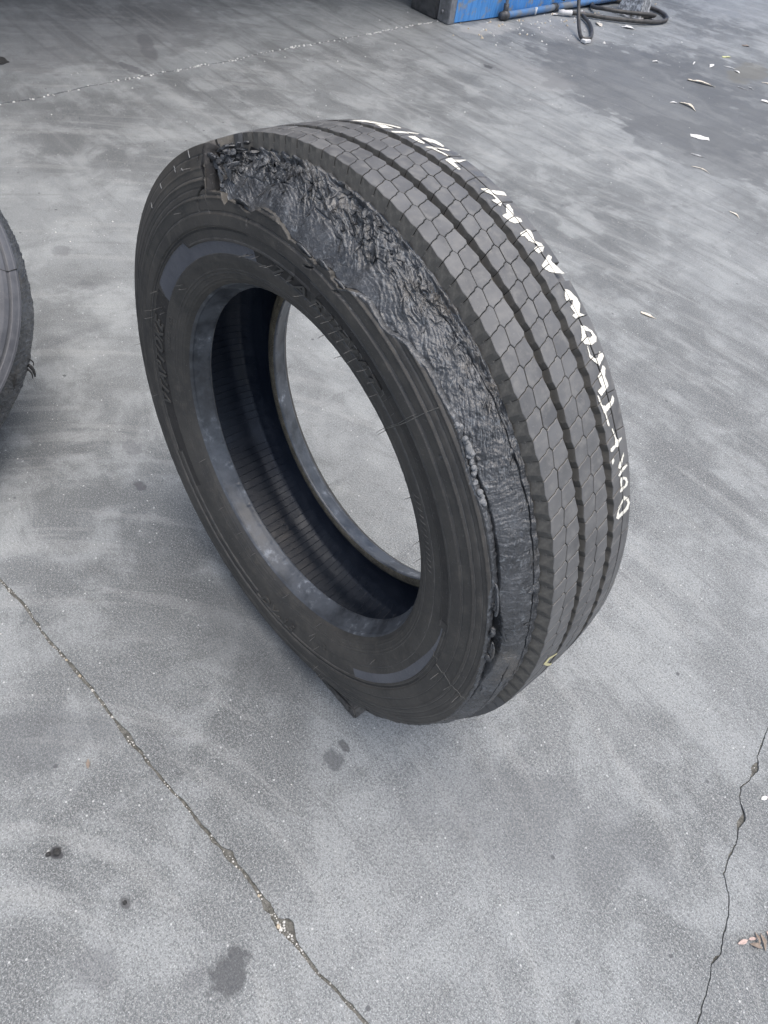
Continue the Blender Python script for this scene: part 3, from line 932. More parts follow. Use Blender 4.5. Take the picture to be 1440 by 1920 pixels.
# outlined blocks round the letters of the upper arc
for k_ in range(7):
    ta = 38.4 - k_ * 4.05; w = 3.0
    P_ = [surf(ta, .3335), surf(ta - .1, .3435), surf(ta - .5, .3450), surf(ta - w + .3, .3450), surf(ta - w, .3440), surf(ta - w - .1, .3335)]
    link("letter_outline", tube_mesh("letter_outline", P_, .00042, M_whisker, 5), tyre)
# thin rings
for rk in (.3302, .2895):
    pass
def radial_line(t0, r0, r1, drift, name="mould_flash_line", rad=.0006, mat=M_flash):
    n = 40; P_ = []
    for i in range(n):
        a = i / (n - 1); r = r0 + (r1 - r0) * a
        P_.append(surf(t0 + drift * a + .12 * math.sin(a * 9), r, .0003))
    link(name, tube_mesh(name, P_, rad, mat, 5), tyre)
radial_line(9.0, .2895, .4175, -.4)
radial_line(9.2, .300, .385, -.1, rad=.0004)
radial_line(-47.2, .352, .366, -.9, rad=.0004)
radial_line(-48.7, .3675, .426, -3.1, rad=.0004)
WH = [(41.6, 0.336), (37.5, 0.343), (35.4, 0.336), (32.9, 0.341), (30.6, 0.338), (28.4, 0.338), (25.5, 0.342), (23.9, 0.337), (20.8, 0.342), (18.1, 0.341), (15.9, 0.334), (35.0, .303), (28.3, 0.304), (61.8, 0.337), (59.6, 0.34), (56.7, 0.343), (54.9, 0.335), (52.0, 0.342), (49.4, 0.338), (46.0, 0.34), (112.9, 0.356), (120.6, 0.359), (123.1, 0.358), (117.0, 0.343), (99.6, 0.318), (99.8, 0.311), (117.8, 0.335), (-7.8, 0.300), (-19.3, 0.301), (-24.3, 0.301), (9.4, 0.305), (8.8, 0.304), (-77.9, 0.317), (-50.4, 0.377), (-51.0, 0.399), (-51.6, 0.416), (-110.1, 0.383), (-110.6, 0.408), (-109.0, 0.409), (-127.8, 0.292), (-108.5, 0.292), (-110.0, 0.312), (-110.4, 0.32), (-108.9, 0.337), (170.9, 0.292), (-170.1, 0.299), (-158.6, 0.292), (-149.1, 0.292), (150, .37), (139, .425), (78, .435), (84, .39)]
for i, (t, r) in enumerate(WH):
    p0 = surf(t, r, -.0003)
    Lw = rs.uniform(.010, .017) if i > 8 else rs.uniform(.014, .019)
    bend = TA * rs.uniform(-.25, .25) + TB * rs.uniform(-.25, .25)
    P_ = [p0 + TN * Lw * a + bend * Lw * a * a * .5 for a in (0, .33, .66, 1.0)]
    link("whisker", tube_mesh("whisker", P_, [.0005, .00045, .0004, .0003], M_whisker, 5), tyre)
for i in range(10):      # whiskers on the far bead, seen against the ground
    t = 150 + i * 16 + rs.uniform(-4, 4)
    p0 = TP(t, .2868, -.099)
    P_ = [p0 - TN * .011 * a - (TA * math.cos(math.radians(t)) + TB * math.sin(math.radians(t))) * .002 * a for a in (0, .5, 1.0)]
    link("whisker", tube_mesh("whisker", P_, .0004, M_whisker, 5), tyre)
# pale scrape marks on the shoulder left of the tear
for t, ra, rb in ((78.5, .447, .4565), (84.3, .440, .449), (91.5, .437, .446), (97.5, .430, .440), (81, .436, .440)):
    P_ = [surf(t + .15 * i, ra + (rb - ra) * i / 5, .0002) for i in range(6)]
    link("scrape_mark", tube_mesh("scrape_mark", P_, .0008, M_lump, 5), tyre)

# ---- hand painted marks on the far shoulder rib
PAINT = [
 [[(62.9,-0.0601),(62.82,-0.0839),(59.3,-0.0856),(55.35,-0.0948),(54.66,-0.0876),(57.78,-0.0726),(59.84,-0.0668)]],
 [[(57.72,-0.0666),(57.71,-0.0797),(56.0,-0.0766),(54.53,-0.0769),(55.18,-0.0611)]],
 [[(53.48,-0.0624),(52.71,-0.0861),(51.93,-0.1016),(51.34,-0.0929),(52.14,-0.0701),(52.66,-0.0591)]],
 [[(50.67,-0.0683),(50.67,-0.0817),(47.75,-0.0761),(47.29,-0.0724),(48.21,-0.0681)]],
 [[(49.8,-0.0846),(49.85,-0.0949),(48.66,-0.1055),(46.32,-0.1003),(46.03,-0.0947),(47.81,-0.0903),(47.69,-0.0853)]],
 [[(46.55,-0.0637),(46.43,-0.0752),(45.03,-0.1018),(44.71,-0.0949),(45.62,-0.0765),(43.37,-0.0837),(42.99,-0.0786),(45.5,-0.0716)]],
 [[(42.32,-0.0663),(42.71,-0.0802),(41.99,-0.0843),(41.98,-0.1029),(41.71,-0.1016),(41.11,-0.083),(41.44,-0.0757),(39.36,-0.0724),(39.4,-0.0669)]],
 [[(34.85,-0.0685),(34.72,-0.0823),(34.28,-0.0837),(33.68,-0.105),(32.69,-0.1019),(33.11,-0.0853),(33.59,-0.0806),(31.55,-0.0835),(30.86,-0.0734),(32.42,-0.0682),(32.34,-0.077),(33.23,-0.0775),(33.96,-0.0716)]],
 [[(31.12,-0.0862),(31.06,-0.0911),(29.92,-0.0896),(28.74,-0.0823),(28.15,-0.0902),(27.48,-0.0873),(27.48,-0.0737),(27.98,-0.0673),(29.34,-0.0628),(29.56,-0.0731),(30.54,-0.0803)]],
 [[(25.8,-0.0681),(26.29,-0.0856),(25.83,-0.0912),(24.1,-0.0843),(23.52,-0.093),(22.76,-0.0936),(22.11,-0.0853),(22.02,-0.0751),(22.92,-0.0712),(23.36,-0.0839),(24.34,-0.0733),(25.19,-0.0729),(25.26,-0.0664)]],
 [[(20.29,-0.0664),(20.89,-0.0792),(21.59,-0.0908),(21.09,-0.0956),(20.43,-0.0891),(18.61,-0.0969),(17.98,-0.1012),(18.38,-0.0867),(18.94,-0.0737),(19.74,-0.0668)]],
 [[(16.03,-0.0822),(15.69,-0.0897),(14.16,-0.0972),(13.1,-0.0971),(12.05,-0.0874),(11.53,-0.0965),(11.23,-0.0933),(11.51,-0.0837),(11.48,-0.0744),(12.14,-0.0716),(12.33,-0.0782),(13.45,-0.0753),(13.62,-0.0828),(14.04,-0.0866),(14.28,-0.074),(15.01,-0.0756)]],
 [[(10.4,-0.0782),(10.26,-0.0846),(9.06,-0.0964),(7.91,-0.1002),(7.3,-0.0949),(7.16,-0.084),(7.69,-0.0722),(8.5,-0.0671),(8.86,-0.0712)],[(9.47,-0.0832),(8.95,-0.0916),(8.41,-0.0924),(8.21,-0.0867),(8.53,-0.0809),(9.08,-0.0798)]],
 [[(7.51,-0.0738),(7.38,-0.0759),(6.12,-0.0741),(5.42,-0.0796),(5.29,-0.0867),(6.02,-0.0931),(5.63,-0.0992),(4.95,-0.1004),(4.02,-0.0835),(4.74,-0.0777),(5.79,-0.0695)]],
 [[(4.05,-0.0897),(3.48,-0.0949),(2.35,-0.0877),(1.27,-0.0896),(0.71,-0.0878),(0.07,-0.0681),(1.08,-0.0633),(1.39,-0.074),(2.95,-0.0722),(3.33,-0.0818)]],
 [[(0.69,-0.0607),(0.42,-0.0642),(-1.0,-0.0655),(-1.35,-0.0707),(-1.18,-0.0844),(-0.52,-0.0916),(-1.3,-0.0935),(-1.87,-0.0888),(-2.42,-0.0694),(-4.24,-0.0707),(-4.59,-0.0686),(-4.01,-0.0657),(-2.78,-0.0662),(-0.45,-0.0614)]],
 [[(-4.88,-0.0717),(-5.01,-0.0757),(-6.05,-0.0777),(-6.82,-0.08),(-7.08,-0.0824),(-7.04,-0.0905),(-7.44,-0.0927),(-7.67,-0.0847),(-8.23,-0.0794),(-7.93,-0.0755),(-8.31,-0.0659),(-8.01,-0.0618),(-7.5,-0.0629),(-7.38,-0.0739),(-6.71,-0.0758)]],
 [[(-9.07,-0.0621),(-9.2,-0.0675),(-9.72,-0.0673),(-10.21,-0.062),(-9.8,-0.0615)]],
 [[(-9.54,-0.0909),(-10.01,-0.0916),(-10.39,-0.0875),(-11.4,-0.0824),(-11.62,-0.0774),(-11.21,-0.0734),(-10.66,-0.0759)]],
 [[(-11.34,-0.0942),(-12.12,-0.0984),(-12.3,-0.0861),(-12.7,-0.0745),(-12.18,-0.0713),(-11.68,-0.0804)]],
 [[(-12.9,-0.0773),(-13.0,-0.0835),(-13.69,-0.0929),(-14.72,-0.0964),(-15.27,-0.0935),(-15.28,-0.0833),(-15.37,-0.076),(-15.09,-0.073),(-14.58,-0.0765),(-13.58,-0.075)],[(-13.49,-0.0822),(-13.8,-0.0877),(-14.42,-0.0896),(-14.78,-0.0851),(-14.6,-0.0804),(-13.88,-0.0802)]],
 [[(-16.34,-0.0845),(-17.37,-0.0967),(-18.69,-0.1019),(-19.56,-0.0968),(-19.59,-0.0693),(-19.02,-0.0637),(-17.41,-0.0686)],[(-17.03,-0.0828),(-17.68,-0.0914),(-18.29,-0.0943),(-18.67,-0.09),(-18.8,-0.072),(-18.15,-0.0702)]],
 [[(-42.43,0.0377),(-41.21,0.0314),(-42.57,0.0082),(-43.38,0.0047),(-42.48,0.0239),(-43.56,0.0258),(-47.41,-0.0024),(-49.72,-0.0131),(-45.31,0.0194)]],
]
def in_poly(x, y, P):
    c = np.zeros(x.shape, bool); n = len(P)
    for i in range(n):
        x1, y1 = P[i]; x2, y2 = P[(i + 1) % n]
        if y1 == y2: continue
        c ^= ((y1 > y) != (y2 > y)) & (x < (x2 - x1) * (y - y1) / (y2 - y1) + x1)
    return c
SIP = [(-.82, .0572), (-.62, .0600), (-.40, .0655), (.02, .0811)]
for idx, polys in enumerate(PAINT):
    P = np.array(polys[0]); far = idx < len(PAINT) - 1
    t0, t1 = P[:, 0].min() - .3, P[:, 0].max() + .3; z0_, z1_ = P[:, 1].min() - .001, P[:, 1].max() + .001
    st, sz = .06, .0005
    ts = np.arange(t0, t1, st); zs = np.arange(z0_, z1_, sz)
    Tg, Zg = np.meshgrid(ts, zs, indexing='ij')
    Tw = Tg + .10 * fbm(Tg * 3, Zg * 900, 2, idx); Zw = Zg + .0006 * fbm(Tg * 3 + 9, Zg * 900, 2, idx + 5)
    ins = in_poly(Tw, Zw, polys[0])
    if far:
        er = in_poly(Tw + .08, Zw, polys[0]) & in_poly(Tw - .08, Zw, polys[0]) & in_poly(Tw, Zw + .0005, polys[0]) & in_poly(Tw, Zw - .0005, polys[0])
        ins = er if er.sum() > 60 else ins
    for hpoly in polys[1:]: ins &= ~in_poly(Tw, Zw, hpoly)
    if far:
        ins &= np.abs(Zg + .0819) > .0007
        sx = np.interp(-Zg, [z for _, z in SIP], [t for t, _ in SIP])
        d = ((Tg - (14.32 + sx)) / PITCH) % 1; d = np.minimum(d, 1 - d) * PITCH * .0081
        ins &= ~((d < .0006) & (Zg > -.0819))
        sx2 = np.interp(-Zg, [.0826, .094, .104], [.10, -.02, -.10])
        d2 = ((Tg - (14.32 + PITCH + sx2)) / (2 * PITCH)) % 1; d2 = np.minimum(d2, 1 - d2) * 2 * PITCH * .0081
        ins &= ~((d2 < .0006) & (Zg < -.0819))
        ins &= (Zg < -.0585) & (Zg > -.1035)
    ins &= (fbm(Tg * 5, Zg * 1100, 3, 77) > -.62)
    vi = {}; V_, F_ = [], []
    def vid(i, j):
        if (i, j) not in vi:
            t, z = t0 + i * st, z0_ + j * sz
            # follow the flat block facets
            vi[(i, j)] = len(V_); V_.append(TP(t, float(Rt(z)) + .00035, z))
        return vi[(i, j)]
    for i, j in zip(*np.nonzero(ins)):
        F_.append((vid(i, j), vid(i + 1, j), vid(i + 1, j + 1), vid(i, j + 1)))
    if F_:
        link("painted_mark", mesh_from("painted_mark", V_, F_, M_paint if far else M_yellow), tyre)

# ------------------------------------------------------------------ ground: concrete slabs, joints, crack
def mat_ground():
    m = NT('worn_concrete')
    big = m.noise(.9, 6, .62)
    mid = m.noise(5.5, 7, .66, dist=.4)
    blo = m.noise(26, 5, .62)
    fine = m.noise(430, 4, .68)
    fin2 = m.noise(640, 2, .6)
    gr = m.noise(210, 5, .75)
    fl_ = m.noise(420, 2, .5)
    col = m.mix(m.ramp(big, .38, .62), (.112, .119, .124), (.225, .236, .243))
    col = m.mix(m.math('MULTIPLY', m.ramp(mid, .44, .62), .65), col, (.320, .334, .340))
    mid2 = m.noise(2.1, 7, .68, m.mapping(loc=(5, 2, 0)), .5)
    col = m.mix(m.math('MULTIPLY', m.ramp(mid2, .46, .34), .28), col, (.100, .106, .111))
    col = m.mix(m.math('MULTIPLY', m.ramp(mid2, .54, .66), .18), col, (.36, .372, .378))
    col = m.mix(m.math('MULTIPLY', m.ramp(blo, .52, .72), .40), col, (.115, .12, .122))
    # rolled tyre smears running along X on the far side
    st = m.mapping(scale=(.55, 9, 1), rot=(0, 0, R(-9)))
    s1 = m.noise(1.5, 6, .65, st, .3)
    x, y, z = m.sep()
    far = m.math('MULTIPLY', m.ramp(y, .2, -1.5, .12, 1.0), m.ramp(y, -4.6, -3.2))
    s1b = m.noise(4.0, 5, .7, m.mapping(scale=(.45, 11, 1), rot=(0, 0, R(-12)), loc=(3, 1, 0)), .2)
    col = m.mix(m.math('MULTIPLY', m.math('MULTIPLY', m.ramp(s1, .50, .66), far), .62), col, (.088, .092, .097))
    col = m.mix(m.math('MULTIPLY', m.math('MULTIPLY', m.ramp(s1, .46, .34), far), .38), col, (.34, .345, .345))
    col = m.mix(m.math('MULTIPLY', m.math('MULTIPLY', m.ramp(s1b, .55, .68), far), .28), col, (.105, .109, .114))
    st2 = m.mapping(scale=(5, .8, 1), rot=(0, 0, R(38)))
    s2 = m.noise(2.2, 5, .6, st2, .2)
    col = m.mix(m.math('MULTIPLY', m.ramp(s2, .56, .70), .30), col, (.09, .095, .105))
    ax = m.math('ADD', x, .35); ay = m.math('ADD', y, -.9)
    rad_ = m.math('SQRT', m.math('ADD', m.math('MULTIPLY', ax, ax), m.math('MULTIPLY', ay, ay)))
    cbn = m.n('ShaderNodeCombineXYZ'); m.l(m.math('MULTIPLY', rad_, 22), cbn.inputs[0]); m.l(m.math('MULTIPLY', x, 1.6), cbn.inputs[1]); m.l(m.math('MULTIPLY', y, 1.6), cbn.inputs[2])
    s3 = m.noise(1.0, 4, .6, cbn.outputs[0])
    col = m.mix(m.math('MULTIPLY', m.ramp(s3, .56, .64), .24), col, (.36, .365, .36))
    col = m.mix(m.math('MULTIPLY', m.ramp(s3, .43, .35), .28), col, (.10, .104, .108))
    # grain
    nearg = m.ramp(x, .9, -.5, .45, 1.0)
    col = m.mix(m.math('MULTIPLY', m.ramp(fine, .50, .66), m.math('MULTIPLY', nearg, .62)), col, (.44, .45, .455))
    col = m.mix(m.math('MULTIPLY', m.ramp(fine, .48, .34), m.math('MULTIPLY', nearg, .70)), col, (.060, .063, .065))
    col = m.mix(m.math('MULTIPLY', m.ramp(fin2, .56, .70), .35), col, (.44, .445, .44))
    col = m.mix(m.math('MULTIPLY', m.ramp(gr, .50, .60), m.math('MULTIPLY', nearg, .40)), col, (.38, .385, .38))
    col = m.mix(m.math('MULTIPLY', m.ramp(gr, .48, .40), m.math('MULTIPLY', nearg, .45)), col, (.080, .084, .087))
    col = m.mix(m.math('MULTIPLY', m.ramp(fl_, .64, .70), .75), col, (.55, .56, .57))
    # sparse pale and dark specks
    v = m.n('ShaderNodeTexVoronoi'); v.inputs['Scale'].default_value = 75; m.l(m.co, v.inputs['Vector'])
    sc = m.sep(v.outputs['Color'])
    dot = m.math('MULTIPLY', m.ramp(v.outputs['Distance'], .16, .10), m.ramp(sc[0], .86, .88))
    col = m.mix(m.math('MULTIPLY', dot, .8), col, (.56, .56, .56))
    v2 = m.n('ShaderNodeTexVoronoi'); v2.inputs['Scale'].default_value = 26; m.l(m.co, v2.inputs['Vector'])
    sc2 = m.sep(v2.outputs['Color'])
    dot2 = m.math('MULTIPLY', m.ramp(v2.outputs['Distance'], .14, .09), m.ramp(sc2[1], .90, .92))
    col = m.mix(m.math('MULTIPLY', dot2, .75), col, (.075, .078, .085))
    # stains with a shape of their own: (x, y, rx, ry, angle, strength, colour)
    stains_and_tones = [(-.433, .516, .028, .038, 20, .72, (.060, .062, .068)), (-.405, .560, .014, .02, 0, .3, (.09, .09, .10)), (-.279, .192, .022, .018, 0, .60, (.08, .082, .09)),
              (-.272, .160, .012, .008, 0, .7, (.07, .07, .075)), (-.118, .634, .012, .010, 0, .9, (.05, .05, .055)), (-.25, .587, .010, .007, 0, .7, (.06, .06, .065)),
              (-.30, .66, .035, .03, 30, .28, (.09, .09, .10)), (1.290, -.122, .035, .020, 20, .30, (.09, .09, .10)), (1.498, -.139, .03, .03, 0, .35, (.08, .08, .09)),
              (.504, .144, .018, .012, 0, .8, (.09, .09, .10)), (.62, .10, .03, .02, 0, .4, (.1, .1, .11)), (2.153, -2.832, .035, .022, 0, .85, (.06, .06, .065)), (2.72, -1.05, .10, .03, 15, .6, (.08, .08, .09)),
              (2.95, -1.25, .16, .04, -20, .5, (.09, .09, .10)), (1.55, -3.55, .80, .62, -15, .62, (.10, .105, .113)), (.95, -3.15, .42, .30, 20, .55, (.11, .115, .122)), (1.1, -4.3, .9, .5, 0, .5, (.10, .105, .113)), (1.95, -3.0, .25, .20, 0, .35, (.30, .30, .30)),
              (-.60, -.02, .25, .10, 35, .25, (.11, .115, .125)), (.1, .62, .18, .06, 60, .30, (.10, .105, .115)), (3.3, -.8, .5, 1.2, 0, .35, (.12, .12, .125)),  # last entry: broad darker area beyond the second joint
              (1.47, -4.55, .10, .28, 10, .45, (.15, .14, .11)), (2.62, -3.35, .10, .25, 0, .5, (.43, .42, .40)), (2.50, -3.9, .30, .30, 0, .35, (.40, .40, .40)), (.02, .10, .16, .16, 0, .35, (.12, .125, .13))]  # last entry: round darker area at the foot of the tyre
    wob = m.n('ShaderNodeTexNoise'); wob.inputs['Scale'].default_value = 9; wob.inputs['Detail'].default_value = 5; m.l(m.co, wob.inputs['Vector'])
    wob2 = m.n('ShaderNodeTexNoise'); wob2.inputs['Scale'].default_value = 60; wob2.inputs['Detail'].default_value = 4; m.l(m.co, wob2.inputs['Vector'])
    for sx, sy, rx, ry, an, stg, c in stains_and_tones:
        a = R(an)
        dx = m.math('ADD', x, -sx); dy = m.math('ADD', y, -sy)
        u = m.math('ADD', m.math('MULTIPLY', dx, math.cos(a) / rx), m.math('MULTIPLY', dy, math.sin(a) / rx))
        w = m.math('ADD', m.math('MULTIPLY', dx, -math.sin(a) / ry), m.math('MULTIPLY', dy, math.cos(a) / ry))
        d = m.math('ADD', m.math('MULTIPLY', u, u), m.math('MULTIPLY', w, w))
        nz = (wob if max(rx, ry) > .1 else wob2).outputs['Fac']
        d = m.math('ADD', d, m.math('MULTIPLY', m.math('ADD', nz, -.5), 2.6))
        edge = m.ramp(d, 1.12, .80) if max(rx, ry) > .3 else m.ramp(d, 1.3, .5)
        col = m.mix(m.math('MULTIPLY', edge, stg), col, c)
    col = m.mix(1.0, col, (.928, .945, .950), 'MULTIPLY')
    nb = m.bump(blo, .25, .002)
    nb = m.bump(fine, .8, .0010, nb)
    return m.fin(col, m.ramp(mid, .3, .7, .68, .86), nb, .35)
M_conc = mat_ground()
def mat_dirt():
    m = NT('joint_dirt')
    n = m.noise(120, 5, .7); n2 = m.noise(600, 3, .6)
    col = m.mix(m.ramp(n, .35, .65), (.070, .070, .064), (.155, .153, .142))
    col = m.mix(m.math('MULTIPLY', m.ramp(n2, .55, .7), .7), col, (.30, .30, .27))
    return m.fin(col, .9, m.bump(n2, .8, .001), .2)
M_dirt = mat_dirt()
M_pebble = simple('pale_grit', (.52, .52, .50), (.78, .77, .74), .8, 300, .4)
M_pebbled = simple('tan_grit', (.45, .38, .28), (.62, .54, .42), .8, 300, .4)

ground = empty("ground", (0, 0, 0)); tag(ground, kind='structure')
link("subsoil", mesh_from("subsoil", [(-300, -300, -.03), (300, -300, -.03), (300, 300, -.03), (-300, 300, -.03)], [(0, 1, 2, 3)], M_dirt), ground)

J1 = [(60, 5.95), (12, 1.55), (2.46, .69), (1.2, .565), (.7, .519), (0.429, 0.495), (0.357, 0.484), (0.301, 0.481), (0.232, 0.477), (0.207, 0.473), (0.125, 0.465), (0.046, 0.459), (-0.033, 0.454), (-0.098, 0.449), (-0.161, 0.44), (-0.236, 0.434), (-0.296, 0.426), (-0.351, 0.422), (-0.41, 0.422), (-0.473, 0.416), (-0.524, 0.414), (-0.577, 0.404), (-0.62, 0.399), (-1.0, .366), (-2.5, .235), (-60, -5.0)]
J2 = [(-2.9, 60), (1.6, 10), (2.35, 2.0), (2.46, .69), (2.53, 0), (2.572, -0.399), (2.575, -0.504), (2.585, -0.61), (2.613, -0.772), (2.624, -0.91), (2.648, -1.117), (2.655, -1.321), (2.674, -1.556), (2.708, -1.767), (2.735, -2.127), (2.766, -2.528), (2.802, -2.937), (2.83, -3.3), (3.2, -7.5), (8.0, -60)]
CR = [(-1.02, .364), (-.99, .20), (-.97, .08), (-0.956, 0.005), (-0.954, -0.006), (-0.95, -0.028), (-0.938, -0.07), (-0.929, -0.09), (-0.932, -0.111), (-0.92, -0.139), (-0.911, -0.172), (-0.894, -0.202), (-0.87, -0.228), (-0.862, -0.254), (-0.861, -0.289), (-0.847, -0.319), (-0.843, -0.349), (-0.826, -0.362), (-0.813, -0.392), (-0.815, -0.42), (-0.809, -0.467), (-0.802, -0.475), (-0.796, -0.501), (-0.789, -0.547), (-.77, -.70), (-.72, -1.0), (-.80, -1.5), (-1.2, -2.6), (-2.5, -6.0), (-22, -60)]
def densify(P, step, lo, hi):
    out = []
    for a, b in zip(P[:-1], P[1:]):
        a = np.array(a, float); b = np.array(b, float); L = np.linalg.norm(b - a)
        vis = lo[0] < max(a[0], b[0]) and min(a[0], b[0]) < hi[0] and lo[1] < max(a[1], b[1]) and min(a[1], b[1]) < hi[1]
        n = max(1, int(L / step)) if vis and L < 4 else 1
        out += [a + (b - a) * k / n for k in range(n)]
    out.append(np.array(P[-1], float))
    return np.array(out)
def offs(P, w):
    d = np.gradient(P, axis=0); d /= np.linalg.norm(d, axis=1)[:, None]
    nrm = np.stack([-d[:, 1], d[:, 0]], 1)
    return P + nrm * w[:, None]
def joint_edges(P, half, jit, seed, wide=()):
    s = np.concatenate([[0], np.cumsum(np.linalg.norm(np.diff(P, axis=0), axis=1))])
    w = np.full(len(P), half)
    for cx, cy, rad, ex in wide:
        w = w + ex * np.exp(-(np.hypot(P[:, 0] - cx, P[:, 1] - cy) / rad) ** 2)
    mid = np.stack([P[:, 0] + jit * 1.6 * fbm(s * 22, s * 0, 5, seed), P[:, 1] + jit * 1.6 * fbm(s * 22, s * 0 + 7, 5, seed + 1)], 1)
    mid = mid + .9 * jit * np.stack([fbm(s * 95, s * 0, 4, seed + 8), fbm(s * 95, s * 0 + 5, 4, seed + 9)], 1) * (w[:, None] < .0022)
    wl = w * (1 + 1.0 * fbm(s * 60, s * 0, 4, seed + 2)) + jit * .35 * (fbm(s * 120, s * 0, 3, seed + 3) + .3)
    wr = w * (1 + 1.0 * fbm(s * 60, s * 0, 4, seed + 4)) + jit * .35 * (fbm(s * 120, s * 0, 3, seed + 5) + .3)
    return mid, offs(mid, np.maximum(wl, .0008)), offs(mid, -np.maximum(wr, .0008))
P1 = densify(J1, .0035, (-.75, -1), (.6, 2)); P2 = densify(J2, .010, (0, -3.4), (9, .8)); PC = densify(CR, .003, (-2, -.75), (0, .12))
m1, a1, b1 = joint_edges(P1, .0026, .0016, 3, [(-.435, .420, .022, .0085), (-.40, .421, .02, .002), (-.295, .427, .012, .0035), (-.02, .453, .02, .003), (-.56, .407, .015, -.001)])
m2, a2, b2 = joint_edges(P2, .0030, .003, 13)
mc, ac, bc = joint_edges(PC, .0007, .0022, 23, [(-.811, -.45, .014, .0055), (-.845, -.335, .014, .0048), (-.861, -.27, .012, .001), (-.93, -.10, .008, .002), (-.796, -.50, .02, .0006)])
# offs() uses the left normal: J1 runs towards -X so left is -Y; J2 runs towards -Y so left is +X; CR runs towards -Y so left is +X
i2 = int(np.argmin(np.hypot(P2[:, 0] - 2.46, P2[:, 1] - .69)))
i1 = int(np.argmin(np.hypot(P1[:, 0] - 2.46, P1[:, 1] - .69)))
j1c = int(np.argmin(np.hypot(P1[:, 0] + 1.0, P1[:, 1] - .366)))
def slab(pts, name="concrete_slab"):
    pts = [tuple(p) for p in pts]
    n = len(pts)
    V = [(x, y, 0) for x, y in pts] + [(x, y, -.014) for x, y in pts]
    area = sum(pts[i][0] * pts[(i + 1) % n][1] - pts[(i + 1) % n][0] * pts[i][1] for i in range(n))
    top = tuple(range(n)) if area > 0 else tuple(range(n))[::-1]
    F = [top]
    for i in range(n):
        q = (i, i + n, (i + 1) % n + n, (i + 1) % n)
        F.append(q if area > 0 else q[::-1])
    me = mesh_from(name, V, F, M_conc)
    return link(name, me, ground)
slab(list(b1[i1 + 1:]) + [(-60, 60), (-2.9, 60)] + list(b2[1:i2]))                       # beyond joint 1 (towards +Y)
slab(list(a2[:-1]) + [(60, -60), (60, 60)])                                               # beyond joint 2 (towards +X)
slab(list(b2[i2 + 1:]) + [tuple(ac[-1])] + list(ac[::-1][1:-1]) + list(a1[i1 + 1:j1c][::-1]))       # the slab the tyre stands on
slab(list(bc[1:]) + [(-60, -60)] + list(a1[j1c:][::-1]))
def filler(mid, w, z, name, sel):
    P = mid[sel]
    L_ = offs(P, np.full(len(P), w)); R_ = offs(P, np.full(len(P), -w))
    n = len(P); s = np.arange(n)
    zc = z + .002 * fbm(s * .21, s * 0, 4, 61)
    V = [(*a, z_ - .001) for a, z_ in zip(L_, zc)] + [(*a, z_ + .0012) for a, z_ in zip(P, zc)] + [(*a, z_ - .001) for a, z_ in zip(R_, zc)]
    F = [(i, i + 1, n + i + 1, n + i) for i in range(n - 1)] + [(n + i, n + i + 1, 2 * n + i + 1, 2 * n + i) for i in range(n - 1)]
    link(name, mesh_from(name, V, F, M_dirt, True), ground)
filler(m1, .022, -.0045, "joint_filler", slice(2, len(m1) - 1)); filler(m2, .020, -.0035, "joint_filler", slice(1, len(m2) - 1)); filler(mc, .012, -.0055, "crack_filler", slice(1, len(mc) - 1))
# grit lying in the joints, and spread over the slabs
def grit(name, pts, mat, seed):
    rg = random.Random(seed); V, F = [], []
    for (x, y, z, r) in pts:
        b = len(V); k = 5
        a0 = rg.random() * 6.28
        for i in range(k):
            a = a0 + i * 2 * math.pi / k; q_ = r * rg.uniform(.6, 1.15)
            V.append((x + math.cos(a) * q_, y + math.sin(a) * q_, z + r * .15))
        for i in range(k):
            a = a0 + i * 2 * math.pi / k; q_ = r * rg.uniform(.3, .6)
            V.append((x + math.cos(a) * q_, y + math.sin(a) * q_, z + r * rg.uniform(.6, .95)))
        F += [(b + i, b + (i + 1) % k, b + k + (i + 1) % k, b + k + i) for i in range(k)] + [tuple(b + k + i for i in range(k))]
    o = link(name, mesh_from(name, V, F, mat), None)
    return o
rg = random.Random(99)
g_ = []
for k_ in range(330):
    i = rg.randrange(len(m1)); x, y = m1[i]
    if -.7 < x < .55: g_.append((x + rg.gauss(0, .002), y + rg.gauss(0, .0022), -.004, rg.choice([.0009, .0012, .0015, .0018, .0024])))
for k_ in range(26): g_.append((rg.gauss(-.44, .012), rg.gauss(.420, .006), -.003, rg.uniform(.001, .0028)))
for k_ in range(420):
    i = rg.randrange(len(m2)); x, y = m2[i]
    if -3.3 < y < .8: g_.append((x + rg.gauss(0, .006), y + rg.gauss(0, .004), -.002, rg.choice([.003, .004, .005, .007])))
for k_ in range(60):
    i = rg.randrange(len(mc)); x, y = mc[i]
    if -.62 < y < .1: g_.append((x + rg.gauss(0, .002), y + rg.gauss(0, .002), -.004, rg.uniform(.0007, .0014)))
o = grit("joint_grit", g_, M_pebble, 5); o.parent = ground; tag(o, kind='stuff')
g_ = []
for k_ in range(260):
    x = rg.uniform(-1.1, 3.0); y = rg.uniform(-4.5, 1.0)
    g_.append((x, y, 0, rg.choice([.0008, .001, .0012, .0016]) * (1 + max(0, x) * .8)))
for k_ in range(70):
    g_.append((rg.gauss(2.5, .14), rg.gauss(-3.9, .45), 0, rg.uniform(.003, .010)))
o = grit("loose_grit", g_, M_pebble, 6); o.parent = ground; tag(o, kind='stuff')
g_ = [(0.145, .467, -.003, .0045), (.19, .472, -.003, .0035), (-.375, .4225, -.002, .004), (-.43, .424, -.002, .0045)]
for k_ in range(40): g_.append((rg.gauss(2.62, .07), rg.gauss(-3.9, .5), 0, rg.uniform(.004, .011)))
o = grit("tan_grit", g_, M_pebbled, 7); o.parent = ground; tag(o, kind='stuff')

